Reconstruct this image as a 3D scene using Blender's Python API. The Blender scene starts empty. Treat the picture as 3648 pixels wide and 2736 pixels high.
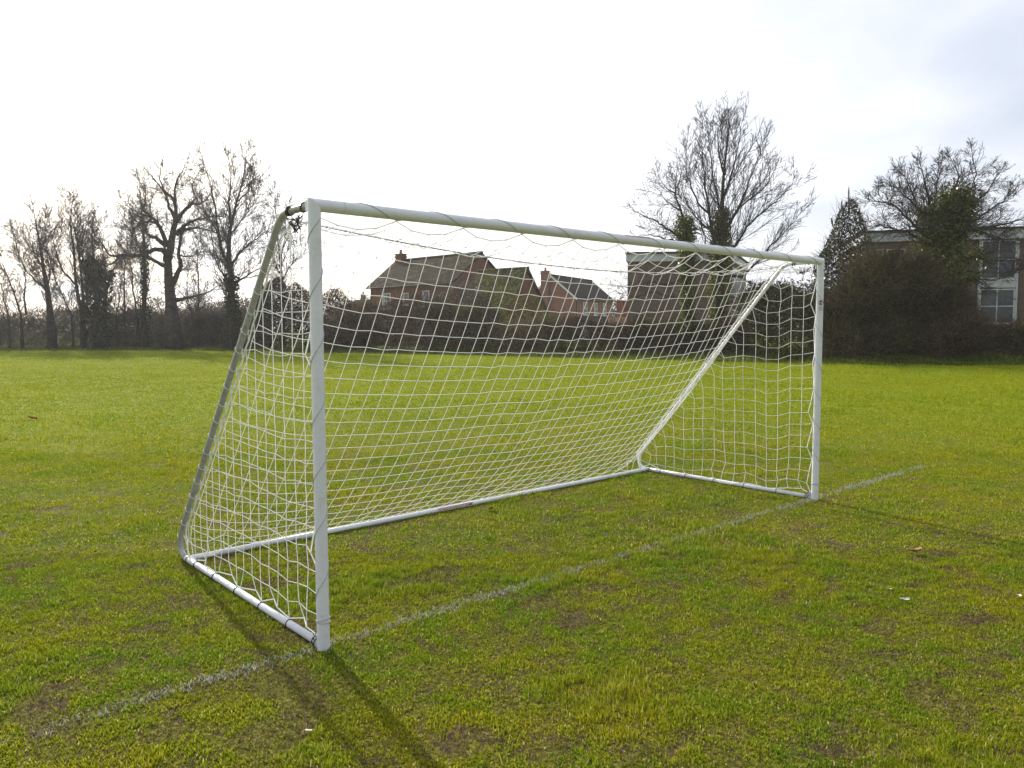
import bpy, math, random
import numpy as np
from mathutils import Vector, Matrix
rnd = random.Random(7)
NP = np.random.RandomState(11)
C = bpy.context.scene.collection
R_ = math.radians

# ------------------------------------------------------------------ camera
CAM = Vector((-1.7084, -3.2967, 1.5352))
YAW, PITCH, ROLL, FPX = 0.72459, 0.072914, -0.003116, 773.22
fwd = Vector((math.sin(YAW) * math.cos(PITCH), math.cos(YAW) * math.cos(PITCH), -math.sin(PITCH)))
rgt0 = Vector((math.cos(YAW), -math.sin(YAW), 0))
up0 = rgt0.cross(fwd)
rgt = math.cos(ROLL) * rgt0 + math.sin(ROLL) * up0
upv = -math.sin(ROLL) * rgt0 + math.cos(ROLL) * up0
HF = Vector((math.sin(YAW), math.cos(YAW), 0))          # horizontal view direction
HR = rgt0.copy()                                        # horizontal right


def pt(px, py, depth):
    """world point at a horizontal distance `depth` along the view that projects near (px,py)"""
    d = fwd + rgt * ((px - 512) / FPX) + upv * (-(py - 384) / FPX)
    return CAM + d * (depth / d.dot(HF))


def gp(px, depth):
    """ground point under the picture column px at horizontal distance depth"""
    p = pt(px, 328, depth)
    return Vector((p.x, p.y, 0))


def lf(lat, dep, z=0.0):
    """world point from lateral / forward metres relative to the camera"""
    return Vector((CAM.x, CAM.y, 0)) + HR * lat + HF * dep + Vector((0, 0, z))


SUN_AZ = math.atan2(0.170, 1.0)       # from +Y towards +X
SUN_EL = R_(27)

# ------------------------------------------------------------------ materials
MATS = {}


def nmat(name):
    m = bpy.data.materials.new(name)
    m.use_nodes = True
    nt = m.node_tree
    nt.nodes.clear()
    out = nt.nodes.new('ShaderNodeOutputMaterial')
    MATS[name] = m
    return m, nt, out


def N(nt, t, **kw):
    n = nt.nodes.new(t)
    for k, v in kw.items():
        if k in n.inputs:
            n.inputs[k].default_value = v
        else:
            setattr(n, k, v)
    return n


def ramp(nt, fac, stops, interp='LINEAR'):
    r = nt.nodes.new('ShaderNodeValToRGB')
    r.color_ramp.interpolation = interp
    e = r.color_ramp.elements
    while len(e) < len(stops):
        e.new(0.5)
    for el, (p, c) in zip(e, stops):
        el.position = p
        el.color = (*c, 1) if len(c) == 3 else c
    nt.links.new(fac, r.inputs[0])
    return r.outputs[0]


def noise(nt, scale, detail=4, rough=.55, coord='Object', vec=None, dist=0.0):
    n = nt.nodes.new('ShaderNodeTexNoise')
    n.inputs['Scale'].default_value = scale
    n.inputs['Detail'].default_value = detail
    n.inputs['Roughness'].default_value = rough
    n.inputs['Distortion'].default_value = dist
    if vec is None:
        if coord == 'Position':
            g = nt.nodes.new('ShaderNodeNewGeometry')
            vec = g.outputs['Position']
        else:
            vec = nt.nodes.new('ShaderNodeTexCoord').outputs[coord]
    nt.links.new(vec, n.inputs['Vector'])
    return n.outputs['Fac']


def mixc(nt, fac, a, b, mode='MIX'):
    m = nt.nodes.new('ShaderNodeMix')
    m.data_type = 'RGBA'
    m.blend_type = mode
    for s, v in ((m.inputs[0], fac), (m.inputs[6], a), (m.inputs[7], b)):
        if hasattr(v, 'is_linked') or hasattr(v, 'links'):
            nt.links.new(v, s)
        elif isinstance(v, (int, float)):
            s.default_value = v
        else:
            s.default_value = (*v, 1)
    return m.outputs[2]


def bsdf(nt, out, color, rough=.7, bump=None, bump_s=.3, bump_d=.02, spec=.3):
    b = nt.nodes.new('ShaderNodeBsdfPrincipled')
    if hasattr(color, 'links'):
        nt.links.new(color, b.inputs['Base Color'])
    else:
        b.inputs['Base Color'].default_value = (*color, 1)
    b.inputs['Roughness'].default_value = rough
    b.inputs['Specular IOR Level'].default_value = spec
    if bump is not None:
        bp = nt.nodes.new('ShaderNodeBump')
        bp.inputs['Strength'].default_value = bump_s
        bp.inputs['Distance'].default_value = bump_d
        nt.links.new(bump, bp.inputs['Height'])
        nt.links.new(bp.outputs[0], b.inputs['Normal'])
    nt.links.new(b.outputs[0], out.inputs[0])
    return b


def m_noisy(name, c1, c2, scale, rough=.8, bump=.3, bd=.02, spec=.25, detail=6):
    m, nt, out = nmat(name)
    f = noise(nt, scale, detail)
    bsdf(nt, out, ramp(nt, f, [(.3, c1), (.7, c2)]), rough, f, bump, bd, spec)
    return m


def m_leaf(name, stops, transl=.45, rough=.5, scale=None, gloss=0.0):
    """foliage: colour varies per leaf (random per island) and by patches in space"""
    m, nt, out = nmat(name)
    g = nt.nodes.new('ShaderNodeNewGeometry')
    col = ramp(nt, g.outputs['Random Per Island'], stops)
    if scale:
        f = noise(nt, scale, 3, coord='Position')
        v = nt.nodes.new('ShaderNodeHueSaturation')
        mr = N(nt, 'ShaderNodeMapRange')
        nt.links.new(f, mr.inputs[0])
        mr.inputs[1].default_value = .3
        mr.inputs[2].default_value = .7
        mr.inputs[3].default_value = .5
        mr.inputs[4].default_value = 1.45
        hu = ramp(nt, noise(nt, scale * .6, 3, coord='Position'), [(.36, (1.0, .92, .96)), (.64, (1.0, 1.08, .78))])
        col = mixc(nt, 1.0, col, hu, 'MULTIPLY')
        nt.links.new(mr.outputs[0], v.inputs['Value'])
        nt.links.new(col, v.inputs['Color'])
        col = v.outputs[0]
    d = nt.nodes.new('ShaderNodeBsdfDiffuse')
    t = nt.nodes.new('ShaderNodeBsdfTranslucent')
    nt.links.new(col, d.inputs[0])
    nt.links.new(col, t.inputs[0])
    mx = nt.nodes.new('ShaderNodeMixShader')
    mx.inputs[0].default_value = transl
    nt.links.new(d.outputs[0], mx.inputs[1])
    nt.links.new(t.outputs[0], mx.inputs[2])
    res = mx.outputs[0]
    if gloss:
        gl = nt.nodes.new('ShaderNodeBsdfGlossy')
        gl.inputs['Roughness'].default_value = rough
        m2 = nt.nodes.new('ShaderNodeMixShader')
        m2.inputs[0].default_value = gloss
        nt.links.new(res, m2.inputs[1])
        nt.links.new(gl.outputs[0], m2.inputs[2])
        res = m2.outputs[0]
    nt.links.new(res, out.inputs[0])
    return m


# grass blades: patches of moss-yellow and fresh green, some straw
def m_grass():
    m, nt, out = nmat('grass_blade')
    g = nt.nodes.new('ShaderNodeNewGeometry')
    pos = g.outputs['Position']
    f1 = noise(nt, 1.3, 6, .68, vec=pos)
    f2 = noise(nt, .16, 3, .5, vec=pos)
    moss = ramp(nt, g.outputs['Random Per Island'], [(0, (0.198, 0.223, 0.0085)), (.55, (0.300, 0.326, 0.0110)), (.9, (0.425, 0.392, 0.0300)), (1, (0.614, 0.538, 0.2200))])
    green = ramp(nt, g.outputs['Random Per Island'], [(0, (0.110, 0.199, 0.0102)), (.6, (0.180, 0.294, 0.0145)), (.93, (0.302, 0.367, 0.0350)), (1, (0.603, 0.540, 0.2400))])
    k = ramp(nt, f1, [(.40, (0, 0, 0)), (.62, (1, 1, 1))])
    col = mixc(nt, k, moss, green)
    far = ramp(nt, g.outputs['Random Per Island'], [(0, (0.204, 0.249, 0.0059)), (1, (0.288, 0.324, 0.0085))])
    dist = N(nt, 'ShaderNodeVectorMath', operation='DISTANCE')
    nt.links.new(pos, dist.inputs[0])
    dist.inputs[1].default_value = (1.2, -.8, 0)
    mr = N(nt, 'ShaderNodeMapRange')
    nt.links.new(dist.outputs['Value'], mr.inputs[0])
    mr.inputs[1].default_value = 3
    mr.inputs[2].default_value = 22
    mr.inputs[4].default_value = .8
    col = mixc(nt, mr.outputs[0], col, far)
    k2 = ramp(nt, f2, [(.35, (.84, .90, .9)), (.65, (1.08, 1.03, 1))])
    col = mixc(nt, 1.0, col, k2, 'MULTIPLY')
    d = nt.nodes.new('ShaderNodeBsdfDiffuse')
    t = nt.nodes.new('ShaderNodeBsdfTranslucent')
    nt.links.new(col, d.inputs[0])
    nt.links.new(col, t.inputs[0])
    mx = nt.nodes.new('ShaderNodeMixShader')
    mx.inputs[0].default_value = .45
    nt.links.new(d.outputs[0], mx.inputs[1])
    nt.links.new(t.outputs[0], mx.inputs[2])
    nt.links.new(mx.outputs[0], out.inputs[0])
    return m


def m_ground():
    m, nt, out = nmat('field_ground')
    g = nt.nodes.new('ShaderNodeNewGeometry')
    pos = g.outputs['Position']
    f1 = noise(nt, 3.2, 6, .62, vec=pos)
    f3 = noise(nt, 38, 5, .7, vec=pos)
    f4 = noise(nt, .22, 4, .6, vec=pos)
    soil = ramp(nt, f3, [(.3, (.045, .028, .018)), (.55, (.10, .068, .042)), (.75, (.20, .15, .10))])
    moss = ramp(nt, f3, [(.36, (0.033, 0.031, 0.0070)), (.5, (0.110, 0.108, 0.0140)), (.64, (0.242, 0.226, 0.0400))])
    k = ramp(nt, f1, [(.50, (0, 0, 0)), (.60, (1, 1, 1))])
    near = mixc(nt, k, moss, soil)
    f5 = noise(nt, 6, 5, .65, vec=pos)
    far = ramp(nt, f5, [(.3, (0.113, 0.145, 0.0059)), (.5, (0.171, 0.205, 0.0068)), (.7, (0.227, 0.260, 0.0085))])
    dist = N(nt, 'ShaderNodeVectorMath', operation='DISTANCE')
    nt.links.new(pos, dist.inputs[0])
    dist.inputs[1].default_value = (1.0, -1.5, 0)
    mr = N(nt, 'ShaderNodeMapRange')
    nt.links.new(dist.outputs['Value'], mr.inputs[0])
    mr.inputs[1].default_value = 3.5
    mr.inputs[2].default_value = 13
    col = mixc(nt, mr.outputs[0], near, far)
    k3 = ramp(nt, f4, [(.35, (.86, .92, .92)), (.65, (1.06, 1.03, 1))])
    col = mixc(nt, 1.0, col, k3, 'MULTIPLY')
    bsdf(nt, out, col, .95, f3, .5, .02, .05)
    return m


def m_brick(name, c1, c2, mortar, sc=1.0):
    m, nt, out = nmat(name)
    tc = nt.nodes.new('ShaderNodeTexCoord')
    sp = nt.nodes.new('ShaderNodeSeparateXYZ')
    nt.links.new(tc.outputs['Object'], sp.inputs[0])
    ad = N(nt, 'ShaderNodeMath', operation='ADD')
    nt.links.new(sp.outputs[0], ad.inputs[0])
    nt.links.new(sp.outputs[1], ad.inputs[1])
    cb = nt.nodes.new('ShaderNodeCombineXYZ')
    nt.links.new(ad.outputs[0], cb.inputs[0])
    nt.links.new(sp.outputs[2], cb.inputs[1])
    bt = nt.nodes.new('ShaderNodeTexBrick')
    nt.links.new(cb.outputs[0], bt.inputs[0])
    bt.inputs['Color1'].default_value = (*c1, 1)
    bt.inputs['Color2'].default_value = (*c2, 1)
    bt.inputs['Mortar'].default_value = (*mortar, 1)
    bt.inputs['Scale'].default_value = sc
    bt.inputs['Brick Width'].default_value = .225
    bt.inputs['Row Height'].default_value = .075
    bt.inputs['Mortar Size'].default_value = .010
    f = noise(nt, .7, 6, .65)
    col = mixc(nt, 1.0, bt.outputs['Color'], ramp(nt, f, [(.3, (.72, .72, .74)), (.7, (1.15, 1.12, 1.1))]), 'MULTIPLY')
    bsdf(nt, out, col, .9, bt.outputs['Fac'], -.3, .01, .15)
    return m


def m_tiles(name, c1, c2, moss=(0, 0, 0), mk=0.0):
    m, nt, out = nmat(name)
    tc = nt.nodes.new('ShaderNodeTexCoord')
    sp = nt.nodes.new('ShaderNodeSeparateXYZ')
    nt.links.new(tc.outputs['Object'], sp.inputs[0])
    cb = nt.nodes.new('ShaderNodeCombineXYZ')
    nt.links.new(sp.outputs[0], cb.inputs[0])
    nt.links.new(sp.outputs[2], cb.inputs[1])
    bt = nt.nodes.new('ShaderNodeTexBrick')
    nt.links.new(cb.outputs[0], bt.inputs[0])
    bt.inputs['Color1'].default_value = (*c1, 1)
    bt.inputs['Color2'].default_value = (*c2, 1)
    bt.inputs['Mortar'].default_value = (c1[0] * .25, c1[1] * .25, c1[2] * .25, 1)
    bt.inputs['Scale'].default_value = 1
    bt.inputs['Brick Width'].default_value = .30
    bt.inputs['Row Height'].default_value = .20
    bt.inputs['Mortar Size'].default_value = .028
    bt.inputs['Mortar Smooth'].default_value = .6
    f = noise(nt, 1.1, 6, .7)
    col = mixc(nt, 1.0, bt.outputs['Color'], ramp(nt, f, [(.3, (.75, .75, .75)), (.7, (1.2, 1.18, 1.1))]), 'MULTIPLY')
    if mk:
        f2 = noise(nt, 2.6, 6, .7)
        col = mixc(nt, ramp(nt, f2, [(.52 - mk, (0, 0, 0)), (.7 - mk, (1, 1, 1))]), col, moss)
    bsdf(nt, out, col, 1.0, bt.outputs['Fac'], -.6, .03, .03)
    return m


m_grass()
m_ground()
# powder-coated goal frame: faint dirt and scuffs
m, nt, out = nmat('goal_white')
f = noise(nt, 9, 8, .75)
f2 = noise(nt, 55, 4, .6)
c = ramp(nt, f, [(.34, (.70, .70, .68)), (.48, (.78, .80, .84)), (.8, (.81, .83, .88))])
c = mixc(nt, ramp(nt, f2, [(.60, (0, 0, 0)), (.74, (.35, .35, .35))]), c, (.45, .43, .38))
bsdf(nt, out, c, .32, f2, .04, .002, .5)
m_noisy('galvanised', (.27, .28, .265), (.46, .47, .455), 30, .38, .1, .002, .5)
m, nt, out = nmat('net_cord')
f = noise(nt, 160, 3)
c = ramp(nt, f, [(.3, (.84, .84, .82)), (.7, (.94, .94, .93))])
d = nt.nodes.new('ShaderNodeBsdfDiffuse')
t = nt.nodes.new('ShaderNodeBsdfTranslucent')
nt.links.new(c, d.inputs[0])
nt.links.new(c, t.inputs[0])
mx = nt.nodes.new('ShaderNodeMixShader')
mx.inputs[0].default_value = .45
nt.links.new(d.outputs[0], mx.inputs[1])
nt.links.new(t.outputs[0], mx.inputs[2])
nt.links.new(mx.outputs[0], out.inputs[0])
m_noisy('lacing', (.42, .42, .43), (.58, .58, .58), 120, .8, .1)
m_noisy('black_tie', (.008, .008, .010), (.02, .02, .024), 60, .45, .05)
m_noisy('dark_string', (.035, .026, .024), (.10, .08, .072), 90, .9, .2)
m_noisy('sticker_red', (.30, .02, .06), (.40, .04, .09), 40, .4, .02)
m_noisy('sticker_white', (.68, .69, .72), (.76, .77, .80), 40, .35, .02)
m_noisy('sticker_navy', (.03, .03, .12), (.05, .05, .18), 40, .4, .02)
m_noisy('sticker_grey', (.34, .34, .38), (.44, .44, .48), 60, .5, .02)
m_noisy('bark', (.030, .025, .024), (.085, .070, .060), 6, .95, .6, .05, .1)
m_noisy('bark_grey', (.050, .044, .040), (.12, .105, .09), 5, .95, .6, .05, .1)
m_noisy('bark_oak', (.035, .029, .026), (.10, .083, .07), 4, .95, .8, .08, .1)
m_noisy('twig', (.060, .048, .050), (.115, .095, .095), 3, .9, .0)
m_noisy('twig_green', (.055, .052, .026), (.12, .11, .055), 3, .9, .0)
m_leaf('bramble', [(0, (.050, .038, .033)), (.45, (.105, .078, .062)), (.8, (.20, .152, .112)), (1, (.12, .12, .045))], .2, scale=.35)
m_leaf('bramble_purple', [(0, (.082, .068, .073)), (.5, (.145, .120, .125)), (.85, (.23, .19, .178)), (1, (.12, .12, .065))], .2, scale=.3)
m_leaf('bramble_leaf', [(0, (.022, .035, .010)), (.6, (.050, .062, .016)), (1, (.11, .10, .03))], .35)
m_leaf('thicket_leaf', [(0, (.026, .032, .012)), (.5, (.075, .080, .026)), (.85, (.14, .135, .038)), (1, (.26, .22, .06))], .3, scale=.45)
m_leaf('ivy_leaf', [(0, (.035, .052, .010)), (.5, (.105, .125, .020)), (.85, (.20, .205, .032)), (1, (.32, .29, .06))], .35, .3, None, .05)
m_leaf('holly_leaf', [(0, (.012, .020, .012)), (.7, (.030, .042, .022)), (1, (.06, .07, .03))], .15, .28, None, .14)
m_leaf('evergreen', [(0, (.012, .020, .012)), (.6, (.028, .042, .018)), (1, (.055, .068, .025))], .2)
m_leaf('yellow_leaf', [(0, (.08, .09, .015)), (.5, (.20, .21, .03)), (1, (.36, .34, .09))], .5)
m_leaf('blossom', [(0, (.16, .115, .11)), (.5, (.33, .28, .265)), (1, (.55, .50, .48))], .4)
m_leaf('far_foliage', [(0, (.05, .05, .05)), (1, (.11, .105, .09))], .2)
m_leaf('rough_blade', [(0, (0.050, 0.074, 0.0110)), (.5, (0.088, 0.121, 0.0154)), (.85, (0.138, 0.155, 0.0330)), (1, (0.275, 0.257, 0.1100))], .4, scale=.4)
m_leaf('thatch', [(0, (.06, .040, .022)), (.4, (.13, .088, .045)), (.75, (.22, .165, .085)), (1, (.42, .36, .22))], .25)
m_leaf('paint_blade', [(0, (.30, .31, .24)), (.6, (.45, .46, .41)), (1, (.64, .64, .61))], .3)
m_brick('brick_orange', (.25, .098, .062), (.175, .070, .048), (.21, .135, .10))
m_brick('brick_red', (.32, .118, .085), (.24, .092, .067), (.28, .18, .15))
m_brick('brick_brown', (.215, .145, .118), (.155, .108, .090), (.21, .165, .14))
m_tiles('tiles_brown', (.064, .048, .037), (.034, .027, .022), (.12, .11, .05), .03)
m_tiles('tiles_moss', (.07, .058, .042), (.055, .046, .034), (.15, .15, .05), .10)
m_tiles('tiles_dark', (.055, .044, .040), (.042, .034, .032))
m_noisy('white_paint', (.62, .63, .64), (.76, .77, .78), 3, .5, .05)
m_noisy('panel_white', (.50, .52, .55), (.64, .66, .68), 1.5, .55, .05)
m_noisy('dark_felt', (.04, .04, .045), (.07, .07, .075), 3, .9, .1)
m_noisy('gutter_black', (.015, .015, .016), (.03, .03, .032), 5, .5, .0)
m_noisy('fence_wood', (.36, .25, .19), (.50, .37, .29), 5, .85, .2)
m_noisy('curtain', (.38, .40, .42), (.52, .54, .55), 4, .9, .1)
m_noisy('clay', (.26, .11, .075), (.34, .15, .10), 6, .85, .2)
m, nt, out = nmat('glass')
f = noise(nt, 1.3, 3)
b = bsdf(nt, out, ramp(nt, f, [(.3, (.030, .036, .044)), (.7, (.10, .115, .13))]), .12, None, spec=.6)
m_noisy('leaf_brown', (.30, .17, .07), (.42, .27, .13), 30, .7, .2)
m_noisy('leaf_orange', (.34, .10, .03), (.46, .16, .05), 30, .7, .2)
m_noisy('paper', (.42, .40, .38), (.66, .64, .61), 20, .7, .2)


# ------------------------------------------------------------------ mesh builder
class MB:
    def __init__(s):
        s.v, s.f, s.m = [], [], []

    def quad(s, a, b, c, d, mi=0):
        n = len(s.v)
        s.v += [tuple(a), tuple(b), tuple(c), tuple(d)]
        s.f.append((n, n + 1, n + 2, n + 3))
        s.m.append(mi)

    def box(s, lo, hi, mi=0):
        x0, y0, z0 = lo
        x1, y1, z1 = hi
        n = len(s.v)
        s.v += [(x0, y0, z0), (x1, y0, z0), (x1, y1, z0), (x0, y1, z0), (x0, y0, z1), (x1, y0, z1), (x1, y1, z1), (x0, y1, z1)]
        for q in ((0, 3, 2, 1), (4, 5, 6, 7), (0, 1, 5, 4), (1, 2, 6, 5), (2, 3, 7, 6), (3, 0, 4, 7)):
            s.f.append(tuple(n + i for i in q))
            s.m.append(mi)

    def prism(s, poly, d, mi=0):
        """poly: list of 3-D points (planar), extruded by vector d"""
        n = len(s.v)
        k = len(poly)
        s.v += [tuple(p) for p in poly] + [tuple(Vector(p) + Vector(d)) for p in poly]
        s.f.append(tuple(n + i for i in reversed(range(k))))
        s.f.append(tuple(n + k + i for i in range(k)))
        s.m += [mi, mi]
        for i in range(k):
            j = (i + 1) % k
            s.f.append((n + i, n + j, n + k + j, n + k + i))
            s.m.append(mi)

    def tube(s, pts, rad, sides=6, cap=True, mi=0):
        pts = [Vector(p) for p in pts]
        k = len(pts)
        if not hasattr(rad, '__len__'):
            rad = [rad] * k
        n = len(s.v)
        u = None
        for i, p in enumerate(pts):
            t = (pts[min(i + 1, k - 1)] - pts[max(i - 1, 0)])
            if t.length < 1e-9:
                t = Vector((0, 0, 1))
            t.normalize()
            if u is None:
                u = t.orthogonal().normalized()
            else:
                u = (u - t * u.dot(t))
                u = u.normalized() if u.length > 1e-6 else t.orthogonal().normalized()
            w = t.cross(u)
            r = rad[i]
            for a in range(sides):
                an = 2 * math.pi * a / sides
                q = p + u * (math.cos(an) * r) + w * (math.sin(an) * r)
                s.v.append((q.x, q.y, q.z))
        for i in range(k - 1):
            b0 = n + i * sides
            for a in range(sides):
                a2 = (a + 1) % sides
                s.f.append((b0 + a, b0 + a2, b0 + sides + a2, b0 + sides + a))
                s.m.append(mi)
        if cap:
            s.f.append(tuple(n + a for a in reversed(range(sides))))
            s.f.append(tuple(n + (k - 1) * sides + a for a in range(sides)))
            s.m += [mi, mi]

    def leaf(s, p, size, rg, flat=None, mi=0):
        a = Vector((rg.gauss(0, 1), rg.gauss(0, 1), rg.gauss(0, 1))).normalized()
        b = a.orthogonal().normalized()
        b = (Matrix.Rotation(rg.random() * 6.28, 3, a) @ b)
        c = a.cross(b)
        l = size * rg.uniform(.7, 1.3)
        w = l * .34
        s.quad(p - b * l * .5, p + c * w - b * l * .05, p + b * l * .5, p - c * w - b * l * .05, mi)

    def twig(s, p, d, L, w, rg, mi=0):
        d = Vector(d).normalized()
        sd = d.cross(Vector((rg.gauss(0, 1), rg.gauss(0, 1), rg.gauss(0, 1)))).normalized()
        q = p + d * L
        bow = sd.cross(d) * (L * rg.uniform(-.15, .15))
        mid = p + d * (L * .5) + bow
        n = len(s.v)
        s.v += [tuple(p - sd * w), tuple(p + sd * w), tuple(mid + sd * w * .7), tuple(mid - sd * w * .7), tuple(q)]
        s.f += [(n, n + 1, n + 2, n + 3), (n + 3, n + 2, n + 4)]
        s.m += [mi, mi]

    def build(s, name, mats, parent=None, smooth=False, loc=None):
        me = bpy.data.meshes.new(name)
        if loc is not None:
            lx, ly, lz = loc
            vs = [(x - lx, y - ly, z - lz) for x, y, z in s.v]
        else:
            vs = s.v
        me.from_pydata(vs, [], s.f)
        if isinstance(mats, str):
            mats = [mats]
        for mm in mats:
            me.materials.append(MATS[mm])
        if len(mats) > 1:
            me.polygons.foreach_set('material_index', s.m)
        if smooth:
            me.polygons.foreach_set('use_smooth', [True] * len(me.polygons))
        me.update()
        o = bpy.data.objects.new(name, me)
        C.objects.link(o)
        if parent is not None:
            o.parent = parent
        elif loc is not None:
            o.location = loc
        return o


def tag(o, label=None, cat=None, group=None, kind=None):
    if label:
        o['label'] = label
    if cat:
        o['category'] = cat
    if group:
        o['group'] = group
    if kind:
        o['kind'] = kind
    return o


def empty(name, loc, label, cat, group=None, rz=0.0):
    o = bpy.data.objects.new(name, None)
    o.empty_display_size = .2
    o.location = loc
    o.rotation_euler = (0, 0, rz)
    C.objects.link(o)
    return tag(o, label, cat, group)


# ------------------------------------------------------------------ numpy value noise
def vnoise(x, y, seed=0):
    xi = np.floor(x).astype(np.int64)
    yi = np.floor(y).astype(np.int64)
    xf, yf = x - xi, y - yi
    u, v = xf * xf * (3 - 2 * xf), yf * yf * (3 - 2 * yf)

    def h(a, b):
        n = (a * 374761393 + b * 668265263 + seed * 982451653) & 0x7fffffff
        n = ((n ^ (n >> 13)) * 1274126177) & 0x7fffffff
        return ((n ^ (n >> 16)) & 0xffff) / 65535.0
    return (h(xi, yi) * (1 - u) + h(xi + 1, yi) * u) * (1 - v) + (h(xi, yi + 1) * (1 - u) + h(xi + 1, yi + 1) * u) * v


def sn(x, y, seed=0):
    xi, yi = math.floor(x), math.floor(y)
    xf, yf = x - xi, y - yi
    u, v = xf * xf * (3 - 2 * xf), yf * yf * (3 - 2 * yf)

    def h(a, b):
        n = (a * 374761393 + b * 668265263 + seed * 982451653) & 0x7fffffff
        n = ((n ^ (n >> 13)) * 1274126177) & 0x7fffffff
        return ((n ^ (n >> 16)) & 0xffff) / 65535.0
    return (h(xi, yi) * (1 - u) + h(xi + 1, yi) * u) * (1 - v) + (h(xi, yi + 1) * (1 - u) + h(xi + 1, yi + 1) * u) * v


def fnoise(x, y, sc, seed=0, octv=3):
    r, a, t = 0, 1, 0
    for o in range(octv):
        r = r + a * vnoise(x * sc * 2 ** o + 17.3 * o, y * sc * 2 ** o - 9.1 * o, seed + o)
        t += a
        a *= .5
    return r / t


def blades_mesh(name, mat, x, y, h, w, lean, z0=None):
    """one mesh of curved grass blades; arrays of equal length"""
    n = len(x)
    if z0 is None:
        z0 = np.zeros(n)
    an = NP.uniform(0, 2 * np.pi, n)
    la = NP.uniform(0, 2 * np.pi, n)
    ux, uy = np.cos(an) * w / 2, np.sin(an) * w / 2
    lx, ly = np.cos(la) * lean * h, np.sin(la) * lean * h
    hz = h * np.sqrt(np.maximum(.05, 1 - np.minimum(lean, 1.0) ** 2 * .85))
    V = np.zeros((n, 5, 3), np.float32)
    V[:, 0] = np.stack([x - ux, y - uy, z0 - .004], 1)
    V[:, 1] = np.stack([x + ux, y + uy, z0 - .004], 1)
    mx, my, mz = x + lx * .35, y + ly * .35, z0 + hz * .62
    V[:, 2] = np.stack([mx + ux * .8, my + uy * .8, mz], 1)
    V[:, 3] = np.stack([mx - ux * .8, my - uy * .8, mz], 1)
    V[:, 4] = np.stack([x + lx, y + ly, z0 + hz], 1)
    me = bpy.data.meshes.new(name)
    me.vertices.add(n * 5)
    me.vertices.foreach_set('co', V.reshape(-1))
    me.loops.add(n * 7)
    base = (np.arange(n) * 5)[:, None]
    L = (base + np.array([0, 1, 2, 3, 3, 2, 4])[None]).astype(np.int32)
    me.loops.foreach_set('vertex_index', L.reshape(-1))
    me.polygons.add(n * 2)
    ls = np.stack([np.arange(n) * 7, np.arange(n) * 7 + 4], 1).astype(np.int32)
    me.polygons.foreach_set('loop_start', ls.reshape(-1))
    me.materials.append(MATS[mat])
    me.update(calc_edges=True)
    o = bpy.data.objects.new(name, me)
    C.objects.link(o)
    return o


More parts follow.
